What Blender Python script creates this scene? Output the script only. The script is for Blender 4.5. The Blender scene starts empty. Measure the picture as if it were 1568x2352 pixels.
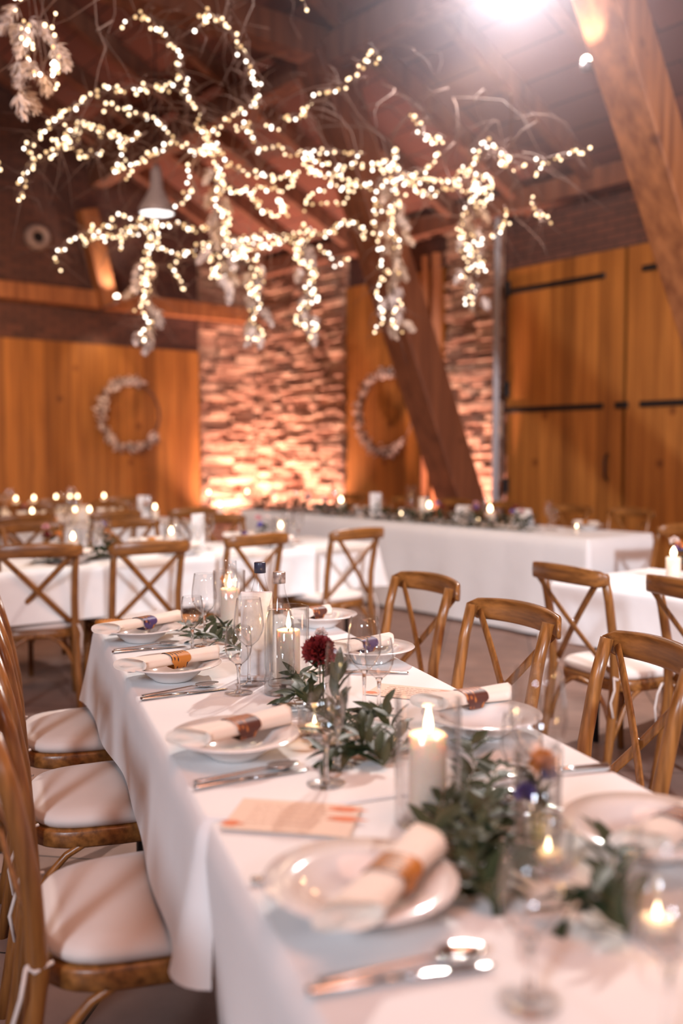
import bpy, math, random
from mathutils import Vector, Matrix
random.seed(7)
S = bpy.context.scene
COL = S.collection
PI = math.pi
# ------------------------------------------------------------------ camera
FPX, HOR, HC = 2200.0, 1042.0, 1.34
PITCH = math.atan((1176 - HOR) / FPX)
cam_d = bpy.data.cameras.new('camera'); cam = bpy.data.objects.new('camera', cam_d); COL.objects.link(cam)
cam.location = (0, 0, HC); cam.rotation_euler = (PI/2 - PITCH, 0, 0)
cam_d.sensor_fit = 'VERTICAL'; cam_d.sensor_height = 36.0; cam_d.lens = FPX / 2352 * 36
cam_d.clip_start = 0.05; cam_d.clip_end = 80
cam_d.dof.use_dof = True; cam_d.dof.focus_distance = 2.55; cam_d.dof.aperture_fstop = 1.4
cam_d.dof.aperture_blades = 0
S.camera = cam
S.view_settings.view_transform = 'Standard'; S.view_settings.look = 'None'
S.view_settings.exposure = -0.32; S.view_settings.gamma = 1.0; S.view_settings.use_curve_mapping = False
cy = S.cycles
cy.max_bounces = 8; cy.diffuse_bounces = 3; cy.glossy_bounces = 4; cy.transmission_bounces = 6
cy.transparent_max_bounces = 24; cy.volume_bounces = 0; cy.sample_clamp_indirect = 4.0
cy.caustics_reflective = False; cy.caustics_refractive = False
# ------------------------------------------------------------------ world, hall lamps and added fill lights
w = bpy.data.worlds.new('world'); S.world = w; w.use_nodes = True
w.node_tree.nodes['Background'].inputs[0].default_value = (1.0, 0.45, 0.27, 1)
w.node_tree.nodes['Background'].inputs[1].default_value = 0.40

def light(name, kind, loc, energy, color, target=None, **kw):
    d = bpy.data.lights.new(name, kind); d.energy = energy; d.color = color
    for k, v in kw.items(): setattr(d, k, v)
    o = bpy.data.objects.new(name, d); COL.objects.link(o); o.location = loc
    if target is not None:
        o.rotation_euler = (Vector(target) - Vector(loc)).to_track_quat('-Z', 'Y').to_euler()
    return o

LAMP_A = Vector((1.10, 6.45, 4.52))
light('flood_light', 'SPOT', LAMP_A + Vector((-.03, -.2, -.1)), 1050, (1.0, .90, .86), (0.2, 1.0, 0.6), spot_size=2.3, spot_blend=.6, shadow_soft_size=.07)
light('cool_side_lamp', 'AREA', (-3.0, -5.0, 4.2), 500, (.76, .86, 1.0), (-.6, 2.8, .4), shape='DISK', size=1.3)
light('cool_side_lamp', 'AREA', (3.6, -5.5, 4.6), 130, (.80, .88, 1.0), (1.2, 7.0, .4), shape='DISK', size=1.0)
light('cool_fill_spot', 'SPOT', (3.4, -5.3, 4.7), 5200, (.84, .90, 1.0), (1.3, 8.0, .5), spot_size=.62, spot_blend=.7, shadow_soft_size=.3)  # added spot brightening the head table, aimed clear of the near table
light('warm_fill', 'AREA', (0.4, 0.9, 3.9), 66, (1.0, .42, .25), (0.3, 3.0, 0.4), shape='DISK', size=2.2)  # added overhead fill for the warm ambience on the laid table
light('warm_fill', 'AREA', (-2.2, 6.5, 3.9), 55, (1.0, .60, .36), (-2.0, 7.5, 0.0), shape='DISK', size=1.6)  # unseen area light without a fixture, over the left banquet tables

light('warm_fill', 'AREA', (4.6, 2.6, 3.2), 75, (1.0, .50, .30), (1.6, 5.8, .3), shape='DISK', size=1.2)  # added fill from the right, warming the head table end and floor

# ------------------------------------------------------------------ coordinates
def ray(px, py):
    F = Vector((0, math.cos(PITCH), -math.sin(PITCH))); U = Vector((0, math.sin(PITCH), math.cos(PITCH)))
    return F*FPX + U*(1176 - py) + Vector((px - 784, 0, 0))
def at(px, py, h):
    r = ray(px, py); t = (h - HC) / r.z
    return Vector((r.x*t, r.y*t, h))
def atY(px, py, Y):
    r = ray(px, py); t = Y / r.y
    return Vector((r.x*t, Y, HC + r.z*t))
PHI = math.radians(38.5); AL = math.radians(19.6)
eu = Vector((-math.sin(PHI), math.cos(PHI), 0)); ev = Vector((math.cos(PHI), math.sin(PHI), 0))
ea = Vector((-math.sin(AL), math.cos(AL), 0)); eb = Vector((math.cos(AL), math.sin(AL), 0))
Z3 = Vector((0, 0, 1))
def UV(u, v, h=0): return eu*u + ev*v + Z3*h
def AB(a, b, h=0): return ea*a + eb*b + Z3*h

# ------------------------------------------------------------------ materials
def newmat(name):
    m = bpy.data.materials.new(name); m.use_nodes = True
    nt = m.node_tree; return m, nt, nt.nodes['Principled BSDF']
def N(nt, t, **kw):
    n = nt.nodes.new(t)
    for k, v in kw.items():
        if hasattr(n, k) and not isinstance(k, int): setattr(n, k, v)
    return n
def ramp(nt, stops):
    r = nt.nodes.new('ShaderNodeValToRGB'); e = r.color_ramp.elements
    while len(e) < len(stops): e.new(.5)
    for i, (p, c) in enumerate(stops): e[i].position = p; e[i].color = (*c, 1)
    return r
def plain(name, col, rough=.5, metal=0, bump=0, bscale=40, **kw):
    m, nt, p = newmat(name)
    p.inputs['Base Color'].default_value = (*col, 1); p.inputs['Roughness'].default_value = rough
    p.inputs['Metallic'].default_value = metal
    for k, v in kw.items(): p.inputs[k.replace('_', ' ')].default_value = v
    tc = N(nt, 'ShaderNodeTexCoord'); nz = N(nt, 'ShaderNodeTexNoise'); nz.inputs['Scale'].default_value = bscale
    nt.links.new(tc.outputs['Object'], nz.inputs['Vector'])
    r = ramp(nt, [(.3, tuple(c*.85 for c in col)), (.7, tuple(min(1, c*1.08) for c in col))])
    nt.links.new(nz.outputs['Fac'], r.inputs[0]); nt.links.new(r.outputs[0], p.inputs['Base Color'])
    if bump:
        b = N(nt, 'ShaderNodeBump'); b.inputs['Strength'].default_value = bump; b.inputs['Distance'].default_value = .01
        nt.links.new(nz.outputs['Fac'], b.inputs['Height']); nt.links.new(b.outputs[0], p.inputs['Normal'])
    return m
def woodmat(name, c1, c2, scale=(40, 40, 3), rough=.45, knots=False, planks=None, bump=.15):
    m, nt, p = newmat(name); L = nt.links
    tc = N(nt, 'ShaderNodeTexCoord'); mp = N(nt, 'ShaderNodeMapping'); mp.inputs['Scale'].default_value = scale
    L.new(tc.outputs['Object'], mp.inputs['Vector'])
    nz = N(nt, 'ShaderNodeTexNoise'); nz.inputs['Scale'].default_value = 1; nz.inputs['Detail'].default_value = 6
    L.new(mp.outputs[0], nz.inputs['Vector'])
    r = ramp(nt, [(.3, c1), (.68, c2)]); L.new(nz.outputs['Fac'], r.inputs[0]); col = r.outputs[0]
    if knots:
        vo = N(nt, 'ShaderNodeTexVoronoi'); vo.inputs['Scale'].default_value = 2.3
        L.new(tc.outputs['Object'], vo.inputs['Vector'])
        kr = ramp(nt, [(.05, (.35, .25, .2)), (.13, (1, 1, 1))]); L.new(vo.outputs['Distance'], kr.inputs[0])
        mx = N(nt, 'ShaderNodeMixRGB', blend_type='MULTIPLY'); mx.inputs[0].default_value = .8
        L.new(col, mx.inputs[1]); L.new(kr.outputs[0], mx.inputs[2]); col = mx.outputs[0]
    if planks:
        sx = N(nt, 'ShaderNodeSeparateXYZ'); L.new(tc.outputs['Object'], sx.inputs[0])
        mm = N(nt, 'ShaderNodeMath', operation='MULTIPLY'); mm.inputs[1].default_value = 1/planks; L.new(sx.outputs[0], mm.inputs[0])
        fr = N(nt, 'ShaderNodeMath', operation='FRACT'); L.new(mm.outputs[0], fr.inputs[0])
        fl = N(nt, 'ShaderNodeMath', operation='FLOOR'); L.new(mm.outputs[0], fl.inputs[0])
        wn = N(nt, 'ShaderNodeTexWhiteNoise', noise_dimensions='1D'); L.new(fl.outputs[0], wn.inputs['W'])
        mr = ramp(nt, [(0, (.62, .58, .55)), (1, (1.1, 1.1, 1.1))]); L.new(wn.outputs['Value'], mr.inputs[0])
        m2 = N(nt, 'ShaderNodeMixRGB', blend_type='MULTIPLY'); m2.inputs[0].default_value = 1
        L.new(col, m2.inputs[1]); L.new(mr.outputs[0], m2.inputs[2])
        gr = ramp(nt, [(0, (.25, .2, .2)), (.05, (1, 1, 1))]); L.new(fr.outputs[0], gr.inputs[0])
        m3 = N(nt, 'ShaderNodeMixRGB', blend_type='MULTIPLY'); m3.inputs[0].default_value = 1
        L.new(m2.outputs[0], m3.inputs[1]); L.new(gr.outputs[0], m3.inputs[2]); col = m3.outputs[0]
    L.new(col, p.inputs['Base Color']); p.inputs['Roughness'].default_value = rough
    b = N(nt, 'ShaderNodeBump'); b.inputs['Strength'].default_value = bump; b.inputs['Distance'].default_value = .004
    L.new(nz.outputs['Fac'], b.inputs['Height']); L.new(b.outputs[0], p.inputs['Normal'])
    return m
def emis(name, col, s):
    m, nt, p = newmat(name)
    nt.nodes.remove(p); e = N(nt, 'ShaderNodeEmission'); e.inputs[0].default_value = (*col, 1); e.inputs[1].default_value = s
    nt.links.new(e.outputs[0], nt.nodes['Material Output'].inputs[0]); return m
def thinglass(name, tint=(1, 1, 1), refl=1.0, ior=1.5):
    m, nt, p = newmat(name); nt.nodes.remove(p)
    t = N(nt, 'ShaderNodeBsdfTransparent'); lw = N(nt, 'ShaderNodeLayerWeight'); lw.inputs[0].default_value = .5; gr = ramp(nt, [(.55, tint), (.97, tuple(c*.68 for c in tint))]); nt.links.new(lw.outputs['Facing'], gr.inputs[0]); nt.links.new(gr.outputs[0], t.inputs[0])
    g = N(nt, 'ShaderNodeBsdfGlossy'); g.inputs['Roughness'].default_value = .03; g.inputs[0].default_value = (refl, refl, refl, 1)
    f = N(nt, 'ShaderNodeFresnel'); ge = N(nt, 'ShaderNodeNewGeometry'); mr = N(nt, 'ShaderNodeMapRange'); mr.inputs['To Min'].default_value = ior; mr.inputs['To Max'].default_value = 1/ior
    nt.links.new(ge.outputs['Backfacing'], mr.inputs['Value']); nt.links.new(mr.outputs[0], f.inputs[0])
    x = N(nt, 'ShaderNodeMixShader'); L = nt.links
    L.new(f.outputs[0], x.inputs[0]); L.new(t.outputs[0], x.inputs[1]); L.new(g.outputs[0], x.inputs[2])
    L.new(x.outputs[0], nt.nodes['Material Output'].inputs[0]); return m
def solidglass(name):
    m, nt, p = newmat(name)
    p.inputs['Base Color'].default_value = (1, 1, 1, 1); p.inputs['Transmission Weight'].default_value = 1
    p.inputs['Roughness'].default_value = .02; p.inputs['IOR'].default_value = 1.48
    return m
def clothmat(name, col, fold=True):
    m, nt, p = newmat(name); L = nt.links
    p.inputs['Base Color'].default_value = (*col, 1); p.inputs['Roughness'].default_value = .8
    p.inputs['Sheen Weight'].default_value = .2
    tc = N(nt, 'ShaderNodeTexCoord')
    n1 = N(nt, 'ShaderNodeTexNoise'); n1.inputs['Scale'].default_value = 3.5; n1.inputs['Detail'].default_value = 3
    n2 = N(nt, 'ShaderNodeTexNoise'); n2.inputs['Scale'].default_value = 700
    L.new(tc.outputs['Object'], n1.inputs['Vector']); L.new(tc.outputs['Object'], n2.inputs['Vector'])
    b = N(nt, 'ShaderNodeBump'); b.inputs['Strength'].default_value = .35; b.inputs['Distance'].default_value = .03
    b2 = N(nt, 'ShaderNodeBump'); b2.inputs['Strength'].default_value = .15; b2.inputs['Distance'].default_value = .001
    L.new(n1.outputs['Fac'], b.inputs['Height']); L.new(n2.outputs['Fac'], b2.inputs['Height'])
    L.new(b.outputs[0], b2.inputs['Normal']); L.new(b2.outputs[0], p.inputs['Normal'])
    return m
M = {}
M['chair'] = woodmat('chair_wood', (.12, .042, .009), (.34, .136, .034), (60, 60, 4), .32)
M['chair_rail'] = woodmat('chair_wood_rail', (.12, .042, .009), (.34, .136, .034), (4, 60, 60), .32)
M['chair_dark'] = woodmat('chair_wood_dark', (.13, .045, .02), (.26, .10, .045), (60, 60, 4), .35)
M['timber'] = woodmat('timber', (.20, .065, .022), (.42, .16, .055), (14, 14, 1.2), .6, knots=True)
M['timber_shaded'] = woodmat('timber_shaded', (.12, .035, .014), (.22, .07, .028), (14, 14, 1.2), .6, knots=True)  # darker copy of timber, shade on the second strut put into its colour
M['beam'] = woodmat('old_beam', (.13, .05, .03), (.27, .11, .06), (10, 10, 1), .8)
M['panel'] = woodmat('plank_wood', (.28, .10, .02), (.48, .19, .038), (14, 14, .9), .55, knots=True, planks=.17)
M['gate'] = woodmat('gate_wood', (.28, .095, .018), (.46, .175, .035), (14, 14, .9), .5, knots=True, planks=.145)
M['cloth'] = clothmat('white_cloth', (.84, .82, .81))
M['cushion'] = clothmat('cushion_cloth', (.70, .61, .56))
M['napkin'] = clothmat('napkin_cloth', (.86, .74, .64))
M['iron'] = plain('black_iron', (.012, .009, .010), .5, .2)
M['steel'] = plain('steel', (.75, .72, .70), .18, 1.0)
M['greymetal'] = plain('grey_metal', (.22, .19, .19), .5, .6)
M['porcelain'] = plain('porcelain', (.80, .75, .72), .12, bscale=6, Coat_Weight=.4)
M['wax'] = plain('wax', (.98, .80, .66), .4, bscale=8, Subsurface_Weight=.35, Subsurface_Radius=(.06, .03, .015), Subsurface_Scale=1.0)
M['flame'] = emis('flame', (1.0, .74, .44), 15)
M['bulb'] = emis('fairy_bulb', (1.0, .72, .44), 5.0)
M['lampglow'] = emis('lamp_glow', (1, .95, .93), 60)
M['pendantglow'] = emis('pendant_glow', (1, .93, .90), 4)
M['spotglow'] = emis('spot_glow', (1, .82, .66), 14)
M['wick'] = plain('wick', (.03, .02, .02), .9)
M['glass'] = thinglass('clear_glass', (.97, .97, .97))
M['glass2'] = solidglass('solid_glass')
M['water'] = thinglass('water', (.93, .95, .95), 1, 1.33)
M['leaf'] = plain('leaf_green', (.034, .050, .020), .5, bscale=25)
M['stem'] = plain('stem_green', (.10, .11, .04), .6)
M['twig'] = plain('twig_brown', (.16, .085, .06), .8)
M['wire'] = plain('wire_copper', (.30, .18, .09), .5, .5)
M['dried'] = plain('dried_cream', (.68, .50, .38), .9)
M['pale'] = plain('pale_bloom', (.80, .66, .60), .9)
M['red'] = plain('carnation_red', (.20, .012, .014), .6, bscale=60)
M['purple'] = plain('purple_petal', (.18, .13, .42), .6)
M['orange'] = plain('orange_petal', (.75, .26, .05), .6)
M['pinkpetal'] = plain('pink_petal', (.70, .35, .35), .6)
M['navy'] = plain('navy_cap', (.03, .035, .07), .35)
M['silvercap'] = plain('silver_cap', (.7, .62, .58), .3, .8)
M['card'] = plain('white_card', (.82, .78, .76), .7)
M['shade'] = plain('enamel_shade', (.35, .30, .30), .3)
M['table'] = woodmat('table_wood', (.25, .12, .05), (.4, .2, .09))
M['speaker'] = plain('vent_cream', (.42, .30, .26), .5)

def floormat():
    m, nt, p = newmat('floor_tiles'); L = nt.links
    tc = N(nt, 'ShaderNodeTexCoord'); mp = N(nt, 'ShaderNodeMapping'); mp.inputs['Rotation'].default_value = (0, 0, -AL+.5)
    L.new(tc.outputs['Object'], mp.inputs[0])
    br = N(nt, 'ShaderNodeTexBrick'); br.offset = 0; br.inputs['Scale'].default_value = 1
    br.inputs['Brick Width'].default_value = .6; br.inputs['Row Height'].default_value = .6; br.inputs['Mortar Size'].default_value = .004
    br.inputs['Color1'].default_value = (.29, .185, .15, 1); br.inputs['Color2'].default_value = (.33, .215, .18, 1); br.inputs['Mortar'].default_value = (.03, .025, .025, 1)
    L.new(mp.outputs[0], br.inputs['Vector'])
    nz = N(nt, 'ShaderNodeTexNoise'); nz.inputs['Scale'].default_value = 6; nz.inputs['Detail'].default_value = 5; L.new(tc.outputs['Object'], nz.inputs['Vector'])
    r = ramp(nt, [(.3, (.8, .8, .8)), (.7, (1.15, 1.12, 1.1))]); L.new(nz.outputs['Fac'], r.inputs[0])
    mx = N(nt, 'ShaderNodeMixRGB', blend_type='MULTIPLY'); mx.inputs[0].default_value = 1
    L.new(br.outputs[0], mx.inputs[1]); L.new(r.outputs[0], mx.inputs[2]); L.new(mx.outputs[0], p.inputs['Base Color'])
    p.inputs['Roughness'].default_value = .45; return m
M['floor'] = floormat()
def stonemat(name, c1, c2, c3):
    m, nt, p = newmat(name); L = nt.links
    tc = N(nt, 'ShaderNodeTexCoord'); mp = N(nt, 'ShaderNodeMapping'); mp.inputs['Scale'].default_value = (2.2, 2.2, 9)
    L.new(tc.outputs['Object'], mp.inputs[0])
    vo = N(nt, 'ShaderNodeTexVoronoi'); vo.inputs['Scale'].default_value = 1.2; L.new(mp.outputs[0], vo.inputs['Vector'])
    sx = N(nt, 'ShaderNodeSeparateColor'); L.new(vo.outputs['Color'], sx.inputs[0])
    r = ramp(nt, [(0, c1), (.5, c2), (1, c3)]); L.new(sx.outputs[0], r.inputs[0])
    nz = N(nt, 'ShaderNodeTexNoise'); nz.inputs['Scale'].default_value = 18; nz.inputs['Detail'].default_value = 6; L.new(tc.outputs['Object'], nz.inputs['Vector'])
    b = N(nt, 'ShaderNodeBump'); b.inputs['Strength'].default_value = .7; b.inputs['Distance'].default_value = .03
    L.new(nz.outputs['Fac'], b.inputs['Height']); L.new(b.outputs[0], p.inputs['Normal'])
    L.new(r.outputs[0], p.inputs['Base Color']); p.inputs['Roughness'].default_value = .9; return m
M['stone'] = stonemat('rubble_stone', (.30, .15, .10), (.48, .27, .19), (.62, .42, .30))
def brickmat(name, c1, c2, mo, w_=.25, h_=.075, axis='XZ'):
    m, nt, p = newmat(name); L = nt.links
    tc = N(nt, 'ShaderNodeTexCoord'); sx = N(nt, 'ShaderNodeSeparateXYZ'); cx = N(nt, 'ShaderNodeCombineXYZ')
    L.new(tc.outputs['Object'], sx.inputs[0]); L.new(sx.outputs[0], cx.inputs[0]); L.new(sx.outputs[2 if axis == 'XZ' else 1], cx.inputs[1])
    br = N(nt, 'ShaderNodeTexBrick'); br.inputs['Scale'].default_value = 1
    br.inputs['Brick Width'].default_value = w_; br.inputs['Row Height'].default_value = h_; br.inputs['Mortar Size'].default_value = .008
    br.inputs['Color1'].default_value = (*c1, 1); br.inputs['Color2'].default_value = (*c2, 1); br.inputs['Mortar'].default_value = (*mo, 1)
    L.new(cx.outputs[0], br.inputs['Vector']); L.new(br.outputs[0], p.inputs['Base Color'])
    b = N(nt, 'ShaderNodeBump'); b.inputs['Strength'].default_value = .6; b.inputs['Distance'].default_value = .02; b.invert = True
    L.new(br.outputs['Fac'], b.inputs['Height']); L.new(b.outputs[0], p.inputs['Normal'])
    p.inputs['Roughness'].default_value = .9; return m
M['brick'] = brickmat('old_brick', (.16, .065, .045), (.10, .045, .035), (.05, .03, .028))
M['roof'] = brickmat('roof_boards', (.24, .085, .055), (.15, .058, .042), (.05, .025, .02), 1.4, .33, 'XY')
def bandmat(name, cA, cB, cC, freq=90, ang=0.0):
    m, nt, p = newmat(name); L = nt.links
    tc = N(nt, 'ShaderNodeTexCoord'); mp = N(nt, 'ShaderNodeMapping'); mp.inputs['Rotation'].default_value = (0, 0, ang)
    L.new(tc.outputs['Object'], mp.inputs[0])
    wv = N(nt, 'ShaderNodeTexWave'); wv.inputs['Scale'].default_value = freq; wv.inputs['Distortion'].default_value = .6; L.new(mp.outputs[0], wv.inputs['Vector'])
    r = ramp(nt, [(.38, cA), (.48, cB)]); L.new(wv.outputs['Fac'], r.inputs[0])
    nz = N(nt, 'ShaderNodeTexNoise'); nz.inputs['Scale'].default_value = 22; L.new(tc.outputs['Object'], nz.inputs['Vector'])
    r2 = ramp(nt, [(.50, (0, 0, 0)), (.54, (1, 1, 1))]); L.new(nz.outputs['Fac'], r2.inputs[0])
    mx = N(nt, 'ShaderNodeMixRGB'); mx.inputs[2].default_value = (*cC, 1)
    L.new(r2.outputs[0], mx.inputs[0]); L.new(r.outputs[0], mx.inputs[1]); L.new(mx.outputs[0], p.inputs['Base Color'])
    p.inputs['Roughness'].default_value = .5; return m
M['band_orange'] = bandmat('print_orange', (.03, .010, .02), (.62, .24, .04), (.55, .20, .03), 34)
M['band_purple'] = bandmat('print_purple', (.5, .18, .03), (.035, .012, .03), (.07, .04, .16), 20)
M['band_brown'] = bandmat('print_brown', (.10, .02, .02), (.50, .17, .04), (.10, .03, .02), 30)

# ------------------------------------------------------------------ mesh builder
class MB:
    def __init__(s): s.v = []; s.f = []; s.s = []; s.m = []; s.cur = 0
    def add(s, vs, fs, smooth=True, M4=None):
        o = len(s.v)
        s.v += [tuple(M4 @ Vector(p)) if M4 else tuple(p) for p in vs]
        s.f += [tuple(i+o for i in f) for f in fs]; s.s += [smooth]*len(fs); s.m += [s.cur]*len(fs)
    def box(s, c, d, R=None, bev=0, M4=None):
        x, y, z = d[0]/2, d[1]/2, d[2]/2
        if bev <= 0:
            vs = [(sx*x, sy*y, sz*z) for sx in (-1, 1) for sy in (-1, 1) for sz in (-1, 1)]
            fs = [(0,1,3,2),(4,6,7,5),(0,4,5,1),(2,3,7,6),(0,2,6,4),(1,5,7,3)]
        else:
            b = min(bev, x*.9, y*.9, z*.9); vs = []; idx = {}
            for sx in (-1, 1):
                for sy in (-1, 1):
                    for sz in (-1, 1):
                        for ax in range(3):
                            p = [sx*(x-b), sy*(y-b), sz*(z-b)]; p[ax] = (sx*x, sy*y, sz*z)[ax]
                            idx[(sx, sy, sz, ax)] = len(vs); vs.append(tuple(p))
            fs = []
            I = lambda a, b_, c_, k: idx[(a, b_, c_, k)]
            for q in (-1, 1):
                fs.append((I(q,-1,-1,0), I(q,1,-1,0), I(q,1,1,0), I(q,-1,1,0)))
                fs.append((I(-1,q,-1,1), I(1,q,-1,1), I(1,q,1,1), I(-1,q,1,1)))
                fs.append((I(-1,-1,q,2), I(1,-1,q,2), I(1,1,q,2), I(-1,1,q,2)))
                for r in (-1, 1):
                    fs.append((I(q,r,-1,0), I(q,r,1,0), I(q,r,1,1), I(q,r,-1,1)))
                    fs.append((I(q,-1,r,0), I(q,1,r,0), I(q,1,r,2), I(q,-1,r,2)))
                    fs.append((I(-1,q,r,1), I(1,q,r,1), I(1,q,r,2), I(-1,q,r,2)))
                    for t in (-1, 1): fs.append((I(q,r,t,0), I(q,r,t,1), I(q,r,t,2)))
        T = Matrix.Translation(Vector(c)) @ (R.to_4x4() if R else Matrix.Identity(4))
        if M4: T = M4 @ T
        s.add(vs, fs, False, T)
    def bar(s, p, q, w_, h_, up=Z3, bev=0):
        p = Vector(p); q = Vector(q); d = (q-p); L = d.length; zz = d.normalized()
        xx = up.cross(zz)
        if xx.length < 1e-4: xx = Vector((1, 0, 0))
        xx.normalize(); yy = zz.cross(xx)
        R = Matrix((xx, yy, zz)).transposed()
        s.box((p+q)/2, (w_, h_, L), R, bev)
    def tube(s, pts, r, n=8, cap=True, flat=None, M4=None):
        pts = [Vector(p) for p in pts]; rs = r if isinstance(r, (list, tuple)) else [r]*len(pts)
        vs = []; prev = None
        for i, p in enumerate(pts):
            d = (pts[min(i+1, len(pts)-1)] - pts[max(i-1, 0)]).normalized()
            if prev is None:
                xx = d.orthogonal().normalized() if flat is None else (Vector(flat) - d*d.dot(Vector(flat))).normalized()
            else: xx = (prev - d*d.dot(prev)).normalized()
            prev = xx; yy = d.cross(xx)
            for k in range(n):
                a = 2*PI*k/n; ra = rs[i]
                rx, ry = ra if isinstance(ra, (tuple, list)) else (ra, ra)
                vs.append(p + xx*math.cos(a)*rx + yy*math.sin(a)*ry)
        fs = [(i*n+k, i*n+(k+1) % n, (i+1)*n+(k+1) % n, (i+1)*n+k) for i in range(len(pts)-1) for k in range(n)]
        if cap: fs += [tuple(range(n))[::-1], tuple((len(pts)-1)*n+k for k in range(n))]
        s.add(vs, fs, True, M4)
    def lathe(s, prof, n=32, c=(0, 0, 0), M4=None, close=False):
        vs = []; fs = []; rings = []
        for r, z in prof:
            if r < 1e-6: rings.append((len(vs), 1)); vs.append((c[0], c[1], c[2]+z))
            else:
                rings.append((len(vs), n)); vs += [(c[0]+r*math.cos(2*PI*k/n), c[1]+r*math.sin(2*PI*k/n), c[2]+z) for k in range(n)]
        for (a, na), (b, nb) in zip(rings, rings[1:]):
            for k in range(n):
                k2 = (k+1) % n
                if na == 1 and nb == 1: continue
                if na == 1: fs.append((a, b+k2, b+k))
                elif nb == 1: fs.append((a+k, a+k2, b))
                else: fs.append((a+k, a+k2, b+k2, b+k))
        s.add(vs, fs, True, M4)
    def ball(s, c, r, n=8, m=5, sc=(1, 1, 1)):
        c = Vector(c); vs = [c + Vector((0, 0, r*sc[2]))]
        for i in range(1, m):
            t = PI*i/m
            vs += [c + Vector((r*sc[0]*math.sin(t)*math.cos(2*PI*k/n), r*sc[1]*math.sin(t)*math.sin(2*PI*k/n), r*sc[2]*math.cos(t))) for k in range(n)]
        vs.append(c - Vector((0, 0, r*sc[2]))); L = len(vs)-1
        fs = [(0, 1+k, 1+(k+1) % n) for k in range(n)]
        for i in range(m-2): fs += [(1+i*n+k, 1+(i+1)*n+k, 1+(i+1)*n+(k+1) % n, 1+i*n+(k+1) % n) for k in range(n)]
        fs += [(L, 1+(m-2)*n+(k+1) % n, 1+(m-2)*n+k) for k in range(n)]
        s.add(vs, fs, True)
    def slab(s, outline, z0, z1, dome=0, edge=.006):
        n = len(outline); cx = sum(p[0] for p in outline)/n; cyy = sum(p[1] for p in outline)/n
        def ringp(k, z): return [(cx+(p[0]-cx)*k, cyy+(p[1]-cyy)*k, z) for p in outline]
        e = 1-edge*4
        rings = [ringp(e, z0), ringp(1, z0+edge), ringp(1, z1-edge), ringp(e, z1)]
        if dome: rings += [ringp(.75, z1+dome*.7), ringp(.4, z1+dome), ringp(.1, z1+dome)]
        vs = [p for r in rings for p in r]
        fs = [tuple(range(n))[::-1]] + [(i*n+k, i*n+(k+1) % n, (i+1)*n+(k+1) % n, (i+1)*n+k) for i in range(len(rings)-1) for k in range(n)]
        fs.append(tuple((len(rings)-1)*n+k for k in range(n)))
        s.add(vs, fs, True)
    def leaf(s, p, d, up, L, W, curl=.2):
        p = Vector(p); d = Vector(d).normalized(); side = d.cross(Vector(up))
        if side.length < 1e-3: side = d.orthogonal()
        side.normalize(); nn = side.cross(d).normalized()
        prof = [(0, .06), (.25, .85), (.5, 1), (.78, .6), (1, 0.02)]; vs = []
        for t, wd in prof:
            c = p + d*L*t - nn*curl*L*t*t
            vs += [c - side*W*.5*wd + nn*W*.12*wd, c, c + side*W*.5*wd + nn*W*.12*wd]
        fs = []
        for i in range(4): fs += [(i*3, i*3+1, i*3+4, i*3+3), (i*3+1, i*3+2, i*3+5, i*3+4)]
        s.add(vs, fs, True)
    def mesh(s, name, mats):
        me = bpy.data.meshes.new(name); me.from_pydata(s.v, [], s.f); me.update()
        for m in (mats if isinstance(mats, (list, tuple)) else [mats]): me.materials.append(m)
        me.polygons.foreach_set('use_smooth', s.s); me.polygons.foreach_set('material_index', s.m)
        return me
    def build(s, name, mats, parent=None, M4=None):
        o = bpy.data.objects.new(name, s.mesh(name, mats)); COL.objects.link(o)
        if parent: o.parent = parent
        if M4 is not None: o.matrix_world = M4
        return o
def tag(o, label, cat, group=None, kind=None):
    if label: o['label'] = label
    if cat: o['category'] = cat
    if group: o['group'] = group
    if kind: o['kind'] = kind
    return o
def thing(name, label, cat, group=None, loc=(0, 0, 0), rz=0):
    o = bpy.data.objects.new(name, None); COL.objects.link(o); o.location = loc; o.rotation_euler = (0, 0, rz)
    o.empty_display_size = .1
    return tag(o, label, cat, group)
def struct(o): o['kind'] = 'structure'; return o
def dup(root, loc, rz=None, label=None, group=None, scale=None):
    r = root.copy(); COL.objects.link(r); r.location = loc
    if rz is not None: r.rotation_euler = (0, 0, rz)
    if scale: r.scale = (scale,)*3
    if label: r['label'] = label
    if group: r['group'] = group
    for ch in list(root.children):
        c = ch.copy(); COL.objects.link(c); c.parent = r
        for g in ch.children:
            d = g.copy(); COL.objects.link(d); d.parent = c
    return r
class Kind:
    """first placement uses the prototype itself, later ones copy it"""
    def __init__(s, proto): s.p = proto; s.used = False
    def put(s, loc, rz, label, group=None, scale=None):
        if not s.used:
            s.used = True; o = s.p; o.location = loc; o.rotation_euler = (0, 0, rz); o['label'] = label
            if group: o['group'] = group
            elif 'group' in o: del o['group']
            if scale: o.scale = (scale,)*3
            s.scaled = scale
            return o
        o = dup(s.p, loc, rz, label, group, scale)
        if not scale: o.scale = (1, 1, 1)
        if not group and 'group' in o: del o['group']
        return o
def rotm(d, loc):            # matrix: local x along d, z up
    xx = Vector(d).normalized(); yy = Z3.cross(xx).normalized(); zz = xx.cross(yy)
    return Matrix.Translation(loc) @ Matrix((xx, yy, zz)).transposed().to_4x4()

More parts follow.
